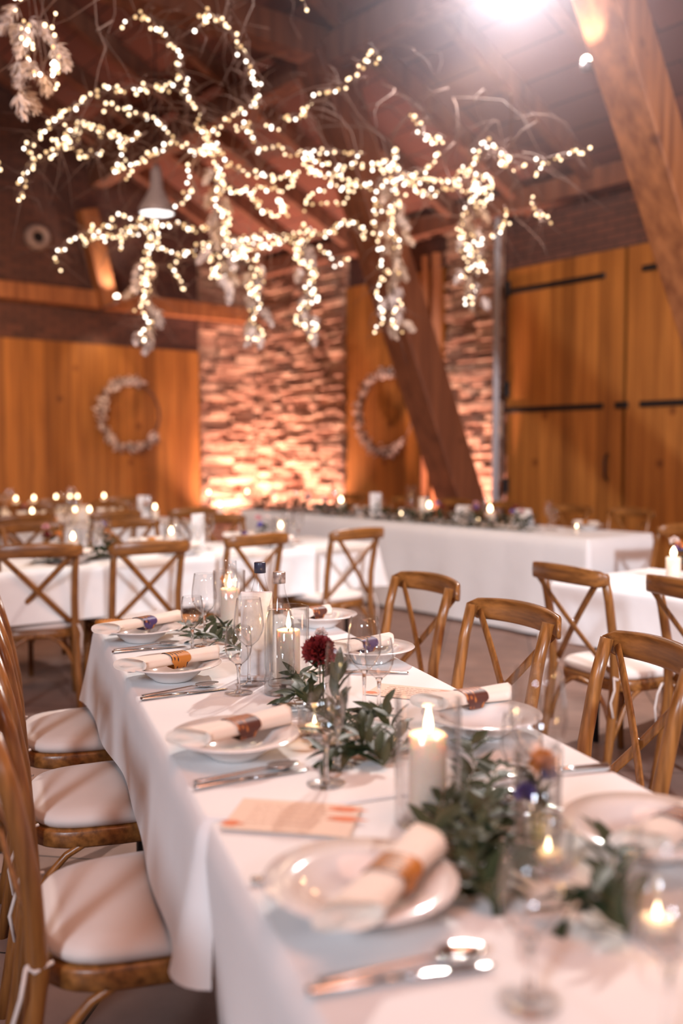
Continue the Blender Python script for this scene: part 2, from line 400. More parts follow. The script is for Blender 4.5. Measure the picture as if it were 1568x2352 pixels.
#%% ================================================================ ROOM
WU, WV = 11.8, 7.8          # gable wall plane u, side wall plane v
TP = math.tan(math.radians(26)); EAVE = 4.0; RIDGE = 0.5
mb = MB(); mb.box((0, 0, -.05), (30, 34, .1)); fl = struct(mb.build('floor', M['floor'])); fl.location = (0, 6, 0)
def wallbox(name, mat, p, q, z0, z1, th, kind=True):
    """box whose visible face runs from ground point p to q, thickness th away to the right of p->q"""
    p = Vector(p); q = Vector(q); d = q-p; L = d.length
    mb = MB(); mb.box((L/2, -th/2, (z1-z0)/2), (L, th, z1-z0))
    o = mb.build(name, mat); o.matrix_world = rotm(d, Vector((p.x, p.y, z0)))
    if kind: struct(o)
    return o
# gable wall: visible face at u=WU. going p->q with the room on the left  => p at high v, q at low v
wallbox('wall_back', M['brick'], UV(WU, 9), UV(WU, -6), 0, 9.0, .4)
wallbox('trim_1', M['panel'], UV(WU-.06, 6.81), UV(WU-.06, -5), 0, 2.75, .05)
wallbox('wall_right', M['brick'], UV(-3, WV+.02), UV(WU, WV+.02), 0, EAVE+.1, .4)
def stonewall(name, p, q, z1):
    p = Vector(p); q = Vector(q); d = q-p; L = d.length; mb = MB(); z = 0
    while z < z1:
        h = random.choice((.03, .04, .05, .06, .08, .11)); h = min(h, z1-z+.001); x = 0
        while x < L:
            w_ = random.uniform(.08, .42); w_ = min(w_, L-x)
            if L-x-w_ < .06: w_ = L-x
            dep = random.uniform(.0, .09)
            mb.box((x+w_/2, (dep)/2-.05, z+h/2), (max(.02, w_-random.uniform(.006, .02)), dep+.10, max(.02, h-random.uniform(.006, .02))),
                   Matrix.Rotation(random.uniform(-.03, .03), 3, 'Y') @ Matrix.Rotation(random.uniform(-.04, .04), 3, 'X'), .010)
            x += w_
        z += h
    mb.box((L/2, -.06, z1/2), (L, .1, z1))
    o = mb.build(name, M['stone']); o.matrix_world = rotm(d, Vector((p.x, p.y, 0))); return struct(o)
stonewall('wall_back_stone', UV(WU-.02, 7.78), UV(WU-.02, 6.83), 4.0)
stonewall('wall_right_stone', UV(9.67, WV-.02), UV(WU-.04, WV-.02), EAVE)
stonewall('wall_right_pier', UV(7.04, WV-.02), UV(7.84, WV-.02), EAVE)
wallbox('trim_2', M['panel'], UV(7.86, WV-.04), UV(9.66, WV-.04), 0, 3.45, .06)
mb = MB(); mb.bar(UV(7.93, WV-.12, 0), UV(7.93, WV-.12, 3.6), .1, .1); struct(mb.build('trim_3', M['timber']))
mb = MB(); mb.bar(UV(8.12, WV-.12, 0), UV(8.12, WV-.12, 3.6), .07, .08); struct(mb.build('trim_4', M['timber']))
# steel post beside the gate
mb = MB(); mb.bar(UV(7.0, WV-.14, 0), UV(7.0, WV-.14, 4.0), .06, .09); struct(mb.build('trim_5', M['greymetal']))
# big barn gate: two leaves with iron straps
def gate_leaf(name, u0, u1, z1, strap_u):
    mb = MB(); L = abs(u1-u0); mb.box((L/2, -.04, z1/2), (L-.02, .08, z1))
    o = struct(mb.build(name, M['gate'])); o.matrix_world = rotm(eu, UV(min(u0, u1), WV-.06, .02))
    for hz in (1.78, 3.02):
        for (s0, s1) in strap_u:
            sb = MB(); sb.box(((s0+s1)/2 - min(u0, u1), .012, hz), (s1-s0, .02, .055), bev=.004)
            st = sb.build('iron_strap', M['iron'], o)
    return o
g1 = gate_leaf('door_1', 5.46, 6.92, 3.25, [(5.68, 6.92)])
g2 = gate_leaf('door_2', 4.0, 5.44, 3.25, [(4.1, 5.27), ])
g3 = gate_leaf('door_3', 2.5, 3.98, 3.25, [(2.7, 3.9)])
sb = MB(); sb.box((0.01, .012, 1.78), (.14, .03, .06), bev=.004); sb.build('latch', M['iron'], g1)
sb = MB(); sb.tube([(.16, .0, 1.06), (.16, .05, 1.10), (.16, .055, 1.2), (.16, .05, 1.28), (.16, 0, 1.32)], .012); sb.build('door_handle', M['iron'], g1)
for hz in (.98, 2.0, 3.05):
    sb = MB(); sb.box((1.44, .02, hz), (.06, .05, .16), bev=.006); sb.build('hinge', M['iron'], g1)
# roof: two slopes of boards
def slope(name, v0, z0, v1, z1):
    A = UV(-4, v0, z0); B = UV(WU+.3, v0, z0); d = UV(0, v1, z1) - UV(0, v0, z0); L = d.length
    xx = eu; yy = d.normalized(); zz = xx.cross(yy)
    if zz.z < 0: zz = -zz
    mb = MB(); mb.box(((WU+4.3)/2, L/2, .06), (WU+4.3, L, .12))
    o = mb.build(name, M['roof'])
    o.matrix_world = Matrix.Translation(A) @ Matrix((xx, yy, zz)).transposed().to_4x4() if xx.cross(yy).z > 0 else Matrix.Translation(B) @ Matrix((-xx, yy, zz)).transposed().to_4x4()
    return struct(o)
ZR = EAVE + (WV-RIDGE)*TP
slope('ceiling', WV+.3, EAVE-.3*TP, RIDGE, ZR)
slope('ceiling_left', -7, ZR-(RIDGE+7)*TP, RIDGE, ZR)
k = 6
for i in range(15):
    u = 11.3 - i*.92
    mb = MB(); mb.bar(UV(u, WV+.1, EAVE-.09-.1*TP), UV(u, RIDGE, ZR-.09), .11, .17); struct(mb.build('trim_%d' % k, M['beam'])); k += 1
    if u < 2.5: continue
    mb = MB(); mb.bar(UV(u, -6, ZR-(RIDGE+6)*TP-.09), UV(u, RIDGE, ZR-.09), .11, .17); struct(mb.build('trim_%d' % k, M['beam'])); k += 1
for v in (5.35, 2.6):
    z = EAVE + (WV-v)*TP
    mb = MB(); mb.bar(UV(-3, v, z-.32), UV(WU, v, z-.32), .2, .24); struct(mb.build('trim_%d' % k, M['beam'])); k += 1
mb = MB(); mb.bar(UV(-3, WV-.12, EAVE-.08), UV(WU, WV-.12, EAVE-.08), .22, .2); struct(mb.build('trim_%d' % k, M['beam'])); k += 1
mb = MB(); mb.bar(UV(WU-.15, 7.7, 3.30), UV(WU-.15, -5, 3.30), .22, .20); struct(mb.build('trim_%d' % k, M['timber'])); k += 1
# leaning timber struts of the trusses
def strut(U, th=.30, ang=57.5):
    global k
    ta = math.tan(math.radians(ang)); dv = .12 if ang < 60 else .27
    p = UV(U, WV-dv, 0); H = 4.95; q = UV(U, WV-dv-H/ta, H)
    mb = MB(); mb.bar(p, q, th, th, eu, .012); o = struct(mb.build('trim_%d' % k, M['timber' if ang < 60 else 'timber_shaded'])); k += 1
    mb = MB(); mb.bar(q + ev*.15, UV(U, .5, 4.95), .24, .26); struct(mb.build('trim_%d' % k, M['beam'])); k += 1
    return p, q
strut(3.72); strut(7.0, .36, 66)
# uplights along the stone
def uplight(loc, tgt, e, size=1.7):
    light('uplight', 'SPOT', loc, e, (1.0, .57, .44), tgt, spot_size=size, spot_blend=.9, shadow_soft_size=.05)
uplight(UV(10.2, WV-.50, .12), UV(10.2, WV, 2.2), 680)
uplight(UV(11.2, WV-.50, .12), UV(11.2, WV, 2.2), 680)
uplight(UV(WU-.5, 7.2, .12), UV(WU, 7.2, 2.2), 540)
uplight(UV(7.4, WV-.55, .12), UV(7.4, WV, 2.4), 760)
# soft light on gate and panels
light('gate_wash', 'AREA', UV(5.0, 5.2, 4.2), 38, (1, .62, .36), UV(5.4, 7.8, 1.2), shape='DISK', size=.8)
light('panel_wash', 'AREA', UV(9.2, 3.4, 2.7), 60, (1, .60, .32), UV(11.8, 3.8, 1.2), shape='DISK', size=.8)

#%% ================================================================ CHAIRS
def make_chair():
    t = thing('crossback_chair', 'x', 'chair')
    out = []
    for i in range(32):
        a = 2*PI*i/32; c, s_ = math.cos(a), math.sin(a)
        x = math.copysign(abs(c)**.55, c); y = math.copysign(abs(s_)**.55, s_)
        wd = .202 + .022*(y+1)/2
        out.append((x*wd, y*.215+.0))
    mb = MB(); mb.slab(out, .385, .430, 0, .006); mb.build('seat', M['chair_rail'], t)
    mb = MB(); mb.slab([(p[0]*.985, p[1]*.975) for p in out], .431, .466, .010, .012); cu = mb.build('seat_cushion', M['cushion'], t)
    for sx in (-1, 1):
        tb = MB()
        tb.tube([(sx*.165, -.205, .452), (sx*.20, -.235, .455), (sx*.205, -.222, .447), (sx*.19, -.19, .452)], .004, 6)
        tb.tube([(sx*.20, -.235, .455), (sx*.215, -.245, .41), (sx*.21, -.26, .36), (sx*.215, -.25, .30)], (.004), 6)
        tb.build('tie_ribbon', M['cushion'], cu)
        mb = MB(); mb.tube([(sx*.20, -.28, 0), (sx*.192, -.245, .2), (sx*.185, -.215, .44), (sx*.183, -.225, .6), (sx*.187, -.255, .76), (sx*.19, -.285, .865)], [.016, .018, .020, .019, .018, .0175], 12)
        mb.build('back_post', M['chair'], t)
        mb = MB(); mb.tube([(sx*.205, .20, 0), (sx*.19, .165, .44)], [.014, .019], 12); mb.build('front_leg', M['chair'], t)
        # crossed back strip
        mb = MB(); pts = []
        for i in range(9):
            f = i/8; pts.append((sx*(.185-.345*f), -.318 + .006*sx + .105*f - .01*math.sin(PI*f), .845-.375*f))
        mb.tube(pts, [(.015, .0055)]*9, 8, flat=(1, 0, 0)); mb.build('cross_strip', M['chair'], t)
        mb = MB(); mb.tube([(sx*.195, -.235, .20)] + [(sx*.195, -.01+.20*math.cos(a)*-1, .20+.21*math.sin(a)) for a in [PI*j/10 for j in range(1, 10)]] + [(sx*.195, .185, .20)], .0095, 8)
        mb.build('arched_brace', M['chair'], t)
        mb = MB(); yy = .185 if sx > 0 else -.225
        mb.tube([(-.185, yy, .20)] + [(-.175*math.cos(a), yy, .20+.21*math.sin(a)) for a in [PI*j/10 for j in range(1, 10)]] + [(.185, yy, .20)], .0095, 8)
        mb.build('arched_brace', M['chair'], t)
        mb = MB(); mb.ball((sx*.19, -.268, .842), .006, 8, 5); mb.build('bolt', M['steel'], t)
    # bent top rail
    mb = MB(); n = 17; vs = []; fs = []
    for i in range(n):
        f = i/(n-1)*2-1; x = .225*f; y = -.306 - .045*(1-f*f) + (.012 if abs(f) == 1 else 0)
        hh = .037*(1-.12*f*f) * (1 if abs(f) < .99 else .55); zc = .848 + .010*(1-f*f); th = .011 if abs(f) < .99 else .007
        for a in range(10):
            an = 2*PI*a/10; c, s_ = math.cos(an), math.sin(an)
            vs.append((x, y + th*math.copysign(abs(c)**.6, c), zc + hh*math.copysign(abs(s_)**.6, s_)))
    for i in range(n-1): fs += [(i*10+j, i*10+(j+1) % 10, (i+1)*10+(j+1) % 10, (i+1)*10+j) for j in range(10)]
    fs += [tuple(range(10))[::-1], tuple((n-1)*10+j for j in range(10))]
    mb.add(vs, fs); mb.build('top_rail', M['chair_rail'], t)
    mb = MB(); mb.ball((0, -.272, .657), .006, 8, 5); mb.build('bolt', M['steel'], t)
    return t
chair = Kind(make_chair())
def chair_dir(back, facing, label, group=None):
    """back: ground position of the middle of the top rail; facing: unit vector the sitter looks along"""
    f = Vector(facing).normalized(); o = Vector((back[0], back[1], 0)) + f*.32
    return chair.put((o.x, o.y, 0), math.atan2(-f.x, f.y), label, group)
def chair_px(x0, y0, x1, y1, front, label, h=.868, group=None):
    p = at(x0, y0, h); q = at(x1, y1, h); m = (p+q)/2; r = (q-p); r.z = 0; r.normalize()
    f = Vector((-r.y, r.x, 0))
    if f.dot(Vector(front)) < 0: f = -f
    return chair_dir(m, f, label, group)
# left side of the main table (facing +b)
for (a_, lab) in ((3.17, 'bentwood crossback chair with pale cushion, farthest on the left of the laid table'),
                  (2.55, 'bentwood crossback chair with pale cushion, middle one on the left of the laid table'),
                  (1.89, 'bentwood crossback chair with large pale tied cushion, nearest whole seat at lower left'),
                  (1.20, 'golden wooden chair cut off at the bottom left corner of the view')):
    f = eb; pos = AB(a_, -.06 if a_ > 1.5 else -.17); chair_dir(pos, f, lab)
# right side of the main table (facing -b)
chair_px(915, 1318, 1066, 1352, -eb, 'bentwood crossback chair farthest along the right side of the laid table')
chair_px(1088, 1380, 1303, 1432, -eb, 'golden crossback chair in the middle of the right side of the laid table')
chair_px(1405, 1455, 1640, 1545, -eb, 'large golden crossback chair with silver bolt at the right frame edge')
# row at the left long table, backs to us
for (x0, y0, x1, y1, lab) in ((-12, 1262, 180, 1256, 'crossback chair with its back to us, leftmost at the pinkish table'),
                              (253, 1256, 440, 1246, 'crossback chair with its back to us, second from left at the pinkish table'),
                              (511, 1240, 678, 1228, 'crossback chair with its back to us, behind the water bottles'),
                              (757, 1226, 892, 1216, 'dark crossback chair with its back to us at the table end near the middle')):
    chair_px(x0, y0, x1, y1, eu, lab)
# right group
chair_px(1222, 1297, 1378, 1322, ev, 'brownish crossback chair with its back to us before the small white table at right')
chair_px(1475, 1326, 1680, 1362, ev, 'brownish crossback chair at the right frame edge before the small white table')
chair_px(1512, 1212, 1625, 1205, eu, 'dark crossback chair at the right frame edge beyond the end of the long white table')

def chair_row(u0, v_list, facing, label, group, along='v'):
    for v in v_list:
        p = UV(u0, v) if along == 'v' else UV(v, u0)
        chair_dir(p + Vector((random.uniform(-.03, .03), random.uniform(-.03, .03), 0)), facing, label, group)
chair_row(6.15, (.9, 1.6, 2.3, 3.0, 3.7), -eu, 'out of focus crossback chair on the far side of the pinkish table', 'chairs on the far side of the first banquet table')
chair_row(7.05, (1.1, 1.85, 2.6, 3.35, 4.05), eu, 'out of focus crossback chair on the near side of the second banquet table', 'chairs on the near side of the second banquet table')
chair_row(8.55, (1.6, 2.4, 3.2, 4.0), -eu, 'blurred crossback chair on the far side of the second banquet table', 'chairs on the far side of the second banquet table')
chair_row(9.35, (2.2, 3.0, 3.8, 4.5), eu, 'blurred crossback chair on the near side of the farthest banquet table', 'chairs on the near side of the farthest banquet table')
chair_row(6.82, (4.7, 5.35, 6.1, 6.75, 7.5, 8.3), -ev, 'out of focus chair behind the long white head table, back to the wall', 'chairs behind the head table', 'u')

#%% ================================================================ TABLES AND CLOTHS
TT = .748
def cloth(name, label, o3, ex, L, W, dropf, seed=1, group=None, z=TT, amp=.016, mat='cloth', flare=.05, spread=.02):
    """o3: corner; ex: unit vec of length; width runs 90 deg to its right->left; dropf(side, s)->drop"""
    rnd = random.Random(seed); per = []; step = .018; R = .02
    def seg(p, q, n, side):
        d = Vector((q[0]-p[0], q[1]-p[1])); Ls = d.length; m = max(2, int(Ls/step))
        for i in range(m): f = i/m; per.append((p[0]+d.x*f, p[1]+d.y*f, n[0], n[1], side, f*Ls))
    def arc(c, a0, side):
        for i in range(6):
            a = a0 + PI/2*i/6; per.append((c[0]+R*math.cos(a), c[1]+R*math.sin(a), math.cos(a), math.sin(a), side, -1 if i < 3 else -2))
    seg((R, 0), (L-R, 0), (0, -1), 0); arc((L-R, R), -PI/2, 0)
    seg((L, R), (L, W-R), (1, 0), 1); arc((L-R, W-R), 0, 1)
    seg((L-R, W), (R, W), (0, 1), 2); arc((R, W-R), PI/2, 2)
    seg((0, W-R), (0, R), (-1, 0), 3); arc((R, R), PI, 3)
    ph = [rnd.uniform(0, 6.28) for _ in range(4)]; fr = [rnd.uniform(3, 5), rnd.uniform(7, 10), rnd.uniform(13, 17)]
    vs = []; n = len(per); rows = 12
    drops = []
    for (x, y, nx, ny, sd, s_) in per: drops.append((dropf(sd, x, y)))
    def ring(off, dz, k=None): return [(x+nx*off, y+ny*off, dz) for (x, y, nx, ny, sd, s_) in per]
    vs += [(x-nx*.012, y-ny*.012, z) for (x, y, nx, ny, sd, s_) in per]
    vs += [(x-nx*.004, y-ny*.004, z-.0008) for (x, y, nx, ny, sd, s_) in per]
    acc = 0
    for r in range(rows):
        f = (r+1)/rows
        for i, (x, y, nx, ny, sd, s_) in enumerate(per):
            t = i*step; dr = drops[i]
            corner = min(abs(x)+abs(y), abs(x-L)+abs(y), abs(x)+abs(y-W), abs(x-L)+abs(y-W))
            wv = (math.sin(t*fr[0]+ph[0]) + .7*math.sin(t*fr[1]+ph[1]) + .45*math.sin(t*fr[2]+ph[2]))*amp
            o_ = .006 + (wv + spread)*min(1, dr/.3)*(f**1.2) + flare*math.exp(-corner/.09)*f*min(1, dr/.3)
            vs.append((x+nx*o_, y+ny*o_, z - .004 - (dr)*f**.9 if dr > .02 else z-.001-dr*f))
    fs = [tuple(range(n))]
    for r in range(rows+1): fs += [(r*n+i, (r+1)*n+i, (r+1)*n+(i+1) % n, r*n+(i+1) % n) for i in range(n)]
    mb = MB(); mb.add(vs, fs, True); o = mb.build(name, M[mat])
    xx = Vector(ex).normalized(); yy = Z3.cross(xx)
    o.matrix_world = Matrix.Translation(o3) @ Matrix((xx, yy, Z3)).transposed().to_4x4()
    return tag(o, label, 'tablecloth', group)
def table(label, o3, ex, L, W, legs=True, group=None):
    t = thing('banquet_table', label, 'table', group); t.matrix_world = Matrix.Translation(o3) @ Matrix((Vector(ex), Z3.cross(Vector(ex)), Z3)).transposed().to_4x4()
    mb = MB(); mb.box((L/2, W/2, .73), (L-.03, W-.03, .025)); mb.build('tabletop', M['table'], t)
    for x in (.18, L-.18):
        for y in (.12, W-.12):
            mb = MB(); mb.tube([(x, y, 0), (x, y, .718)], .016, 8); mb.build('leg', M['iron'], t)
    return t
BL, BR = .30, 1.07
def far_drop(sd, x, y):
    # side 3 = near end (x=0) lies on the next table; corner flap hangs as a point
    if sd == 3: return .003
    if sd == 0 or sd == 2:
        return .25
    return .25
# local x = ea, local y = Z x ea = -eb  -> start from the right side
table('laid table under the farther white cloth of the foreground', AB(1.62, BR), ea, 1.74, BR-BL)
cloth('tablecloth', 'white tablecloth on the farther half of the foreground table, corner hanging to a point', AB(1.50, BR+.003), ea, 1.87, BR-BL+.006, far_drop, 3, z=TT+.003, amp=.010)
table('laid table under the nearest white cloth', AB(-.25, BR), ea, 1.82, BR-BL)
cloth('tablecloth', 'white tablecloth on the nearest table, hanging low at bottom left', AB(-.28, BR), ea, 1.775, BR-BL, lambda sd, x, y: .46, 5, amp=.004, flare=-.02, spread=-.015)
# rows of banquet tables at the left (parallel to v)
g_t = None
def row_table(u0, v0, v1, lab, labc, drop, seed):
    # local x = ev, local y = eu
    table(lab, UV(u0, v0), ev, v1-v0, .78)
    cloth('tablecloth', labc, UV(u0, v0), ev, v1-v0, .78, lambda sd, x, y: drop, seed, amp=.010)
row_table(4.78, -.6, 4.12, 'banquet table with black legs under the pinkish white cloth', 'pinkish white tablecloth behind the row of four crossback chairs', .27, 11)
row_table(7.32, -.2, 4.3, 'second banquet table, blurred behind the first', 'white tablecloth of the second banquet table', .27, 12)
row_table(9.72, .4, 4.7, 'farthest banquet table before the plank wall', 'white tablecloth of the farthest banquet table', .27, 13)
# head table (parallel to u): local x = -eu -> local y = -ev... use ex = eu, y = Z x eu = -ev
table('long head table under a floor length white cloth', UV(4.12, 6.25), eu, 4.48, .78)
cloth('tablecloth', 'floor length white cloth of the long head table at centre right', UV(4.12, 6.25), eu, 4.48, .78, lambda sd, x, y: .72, 14, amp=.012)
# small white table at right in front
table('small white clothed table at the right frame edge', UV(.6, 4.34), eu, 2.28, .80)
cloth('tablecloth', 'bluish white cloth of the small table at the right frame edge', UV(.6, 4.34), eu, 2.28, .80, lambda sd, x, y: .27, 15, amp=.01)
# patterned fabric folded over the far table end
mb = MB(); P0 = AB(3.375, BL+.0); n = 14; vs = []; fs = []
for i in range(n+1):
    f = i/n; y = .36*f
    prof = [(-.11, .010), (-.03, .014), (.0, .016), (.018, .006), (.026, -.03), (.032, -.09 + .02*math.sin(7*f))]
    for (px_, pz) in prof: vs.append((px_ + .006*math.sin(9*f), y, pz + .003*math.sin(17*f)))
for i in range(n): fs += [(i*6+j, i*6+j+1, (i+1)*6+j+1, (i+1)*6+j) for j in range(5)]
mb.add([ea*a_ + eb*b_ + Z3*c_ for a_, b_, c_ in vs], fs); o = mb.build('folded_fabric', M['band_orange']); sm = o.modifiers.new('thick', 'SOLIDIFY'); sm.thickness = .004
o.location = P0 + Z3*(TT-.002)
tag(o, 'folded orange and brown patterned fabric over the far left table end', 'fabric')

#%% ================================================================ TABLEWARE
TOP = TT + .0045
def make_plate():
    t = thing('pasta_plate', 'x', 'plate')
    mb = MB()
    mb.lathe([(r_*.94, z_) for r_, z_ in [(0, .002), (.045, .002), (.048, 0), (.052, 0), (.056, .004), (.078, .020), (.088, .033), (.098, .036), (.132, .042), (.1345, .044), (.133, .0458), (.098, .0405), (.086, .037), (.074, .024), (.05, .010), (0, .008)]], 64)
    mb.build('bowl', M['porcelain'], t); return t
plate = Kind(make_plate())
def napkin(p, q, mat, label, group=None, L=None):
    p = Vector(p); q = Vector(q); L = (q-p).length; d = (q-p).normalized()
    yy = Z3.cross(d).normalized(); zz = d.cross(yy)
    t = thing('rolled_napkin', label, 'napkin', group)
    t.matrix_world = Matrix.Translation((p+q)/2) @ Matrix((d, yy, zz)).transposed().to_4x4()
    mb = MB(); n = 18; vs = []; fs = []; m = 12
    for i in range(m+1):
        f = i/m; x = (f-.5)*L
        rw = .026+.006*abs(f-.5)*2; rh = .013+.004*abs(f-.5)*2
        for k_ in range(n):
            a = 2*PI*k_/n; c, s_ = math.cos(a), math.sin(a)
            sk = (.018*c if i == m else (-.03*c if i == 0 else 0))
            vs.append((x+sk, rw*math.copysign(abs(c)**.7, c), rh*math.copysign(abs(s_)**.8, s_)))
    for i in range(m): fs += [(i*n+j, i*n+(j+1) % n, (i+1)*n+(j+1) % n, (i+1)*n+j) for j in range(n)]
    for base in (0, m*n):      # recessed spiral ends
        c0 = len(vs); sgn = 1 if base == 0 else -1
        for kf, dx in ((.72, .0), (.66, .008), (.3, .008)):
            for j in range(n):
                v = vs[base+j]; vs.append((v[0]+sgn*dx, v[1]*kf, v[2]*kf))
        fs += [(base+j, base+(j+1) % n, c0+(j+1) % n, c0+j) for j in range(n)]
        fs += [(c0+r*n+j, c0+r*n+(j+1) % n, c0+(r+1)*n+(j+1) % n, c0+(r+1)*n+j) for r in range(2) for j in range(n)]
        fs.append(tuple(c0+2*n+j for j in range(n)))
    mb.add(vs, fs); mb.build('napkin_roll', M['napkin'], t)
    mb = MB(); vs = []; fs = []; n = 24
    for i in range(5):
        f = i/4-.5
        for j in range(n):
            a = 2*PI*j/n; c, s_ = math.cos(a), math.sin(a)
            wd = .056 - .030*max(0, -s_)
            vs.append((f*wd+.0, .0305*math.copysign(abs(c)**.7, c), .0165*math.copysign(abs(s_)**.8, s_) - (.008 if s_ < -.5 else 0)))
    for i in range(4): fs += [(i*n+j, i*n+(j+1) % n, (i+1)*n+(j+1) % n, (i+1)*n+j) for j in range(n)]
    mb.add(vs, fs); mb.build('napkin_band', mat, t)
    return t
def setting(px, py, na, nb, band, word, group=None, hh=.05):
    p = at(px, py, TOP+.04); plate.put((p.x, p.y, TOP), 0, 'white deep-welled plate ' + word)
    if na:
        P = at(na[0], na[1], TOP+hh+.008); Q = at(nb[0], nb[1], TOP+hh+.008)
        napkin(P, Q, M[band], 'banded cream napkin roll on the plate ' + word)
setting(828, 2022, (800, 2105), (985, 1925), 'band_orange', 'nearest the camera, at bottom centre', hh=.056)
setting(540, 1688, (432, 1695), (662, 1640), 'band_brown', 'second from the camera on the left side')
setting(397, 1525, (298, 1528), (502, 1497), 'band_orange', 'third from the camera on the left side')
setting(324, 1443, (243, 1444), (412, 1413), 'band_purple', 'farthest on the left side by the table end')
setting(1490, 1895, (1470, 1935), (1640, 1850), 'band_purple', 'at the right frame edge behind green leaves')
setting(1105, 1642, (985, 1612), (1170, 1588), 'band_brown', 'on the right side before the middle golden chair')
setting(850, 1487, (770, 1488), (898, 1467), 'band_purple', 'behind the pair of right hand wine glasses')
setting(735, 1412, (690, 1408), (757, 1400), 'band_brown', 'farthest on the right side behind the water bottles')

def make_knife():
    mb = MB(); mb.tube([(-.11, 0, .004), (-.105, 0, .004), (-.04, 0, .004), (0, 0, .004)], [(.007, .0035), (.0085, .004), (.006, .0035), (.0045, .003)], 10, flat=(0, 1, 0))
    mb.tube([(0, 0, .004), (.02, .002, .003), (.08, .002, .002), (.105, 0, .002), (.112, -.002, .002)], [(.0045, .003), (.009, .0012), (.0095, .001), (.006, .0008), (.001, .0005)], 10, flat=(0, 1, 0))
    return tag(mb.build('table_knife', M['steel']), 'x', 'knife')
def make_spoon():
    mb = MB(); mb.tube([(-.10, 0, .003), (-.095, 0, .003), (-.03, 0, .006), (.03, 0, .009), (.045, 0, .007)], [(.006, .0015), (.0085, .002), (.0045, .002), (.0028, .002), (.005, .0015)], 10, flat=(0, 1, 0))
    vs = []; fs = []; n = 16
    for r in range(6):
        f = r/5
        for j in range(n): a = 2*PI*j/n; vs.append((.072+.032*f*math.cos(a), .0205*f*math.sin(a)*(1-.15*math.cos(a)), .0015+.0085*f*f))
    for r in range(5): fs += [(r*n+j, r*n+(j+1) % n, (r+1)*n+(j+1) % n, (r+1)*n+j) for j in range(n)]
    mb.add(vs, fs); o = mb.build('table_spoon', M['steel']); sm = o.modifiers.new('thick', 'SOLIDIFY'); sm.thickness = .001
    return tag(o, 'x', 'spoon')
def make_fork():
    mb = MB(); mb.tube([(-.10, 0, .003), (-.095, 0, .003), (-.03, 0, .005), (.03, 0, .008), (.045, 0, .006)], [(.006, .0015), (.0085, .002), (.0045, .002), (.003, .002), (.010, .0014)], 10, flat=(0, 1, 0))
    mb.tube([(.045, 0, .006), (.062, 0, .004)], [(.010, .0014), (.012, .0012)], 10, flat=(0, 1, 0))
    for y in (-.0095, -.0032, .0032, .0095): mb.tube([(.058, y, .004), (.08, y, .003), (.10, y*.9, .007)], [(.0018, .0012), (.0018, .0012), (.0008, .0006)], 6, flat=(0, 1, 0))
    return tag(mb.build('table_fork', M['steel']), 'x', 'fork')
knife, spoon, fork = Kind(make_knife()), Kind(make_spoon()), Kind(make_fork())
def cut(K, x0, y0, x1, y1, label, lift=0):
    p = at(x0, y0, TOP); q = at(x1, y1, TOP); d = (q-p); m = p + d.normalized()*.105
    K.put((m.x, m.y, TOP+lift), math.atan2(d.y, d.x), label)
cut(knife, 715, 2282, 1150, 2215, 'steel knife at bottom centre, closest to the camera')
cut(spoon, 722, 2262, 1100, 2195, 'steel spoon at bottom centre beside the closest knife')
cut(knife, 452, 1812, 720, 1766, 'steel knife below the second plate on the left side')
cut(spoon, 440, 1800, 692, 1760, 'steel spoon below the second plate on the left side')
cut(knife, 328, 1608, 530, 1582, 'steel knife below the third plate on the left side')
cut(spoon, 322, 1601, 506, 1574, 'steel spoon below the third plate on the left side')
cut(knife, 262, 1500, 440, 1484, 'steel knife below the farthest plate on the left side')
cut(spoon, 258, 1495, 410, 1480, 'steel spoon below the farthest plate on the left side')
cut(fork, 568, 2026, 800, 2000, 'steel fork mostly under the nearest plate')
cut(fork, 398, 1704, 560, 1680, 'steel fork tucked under the second plate on the left side')
cut(fork, 292, 1543, 420, 1528, 'steel fork tucked under the third plate on the left side')
cut(fork, 248, 1458, 360, 1447, 'steel fork tucked under the farthest left plate')
cut(spoon, 1385, 1893, 1290, 1868, 'steel spoon left of the plate at the right frame edge')
cut(knife, 1392, 1902, 1270, 1882, 'steel knife left of the plate at the right frame edge')
cut(knife, 1392, 1762, 1240, 1775, 'steel knife near the right table edge, seen through glass')
cut(fork, 942, 1547, 845, 1546, 'steel fork by the right table edge behind the wine glasses')

def make_glass(kind):
    t = thing('wine_glass' if kind != 'goblet' else 'water_goblet', 'x', 'glass')
    if kind == 'wine': bowl = [(.0045, .098), (.012, .102), (.026, .115), (.036, .135), (.039, .152), (.0375, .175), (.034, .20), (.0305, .222)]; st = .098; fr = .035
    elif kind == 'goblet': bowl = [(.005, .070), (.012, .074), (.025, .086), (.0325, .104), (.034, .120), (.032, .142), (.0285, .165)]; st = .070; fr = .034
    else: bowl = [(.004, .09), (.010, .095), (.018, .115), (.023, .15), (.0235, .18), (.021, .215), (.0195, .235)]; st = .09; fr = .030
    mb = MB(); mb.lathe([(0, st)] + bowl + [(bowl[-1][0]-.0008, bowl[-1][1]+.0004), (bowl[-1][0]-.0012, bowl[-1][1]-.001)] + [(r-.0012, z) for r, z in bowl[::-1][1:]] + [(0, st+.004)], 40)
    mb.build('bowl', M['glass'], t)
    mb = MB(); mb.tube([(0, 0, .003), (0, 0, .01), (0, 0, .03), (0, 0, st*.6), (0, 0, st-.006), (0, 0, st+.002)], [.009, .0055, .004, .0036, .005, .009], 12); mb.build('stem', M['glass2'], t)
    mb = MB(); mb.lathe([(0, 0), (fr, 0), (fr+.0008, .001), (fr, .002), (.012, .005), (.006, .010), (0, .010)], 36); mb.build('foot', M['glass'], t)
    return t
wine, goblet, flute = Kind(make_glass('wine')), Kind(make_glass('goblet')), Kind(make_glass('flute'))
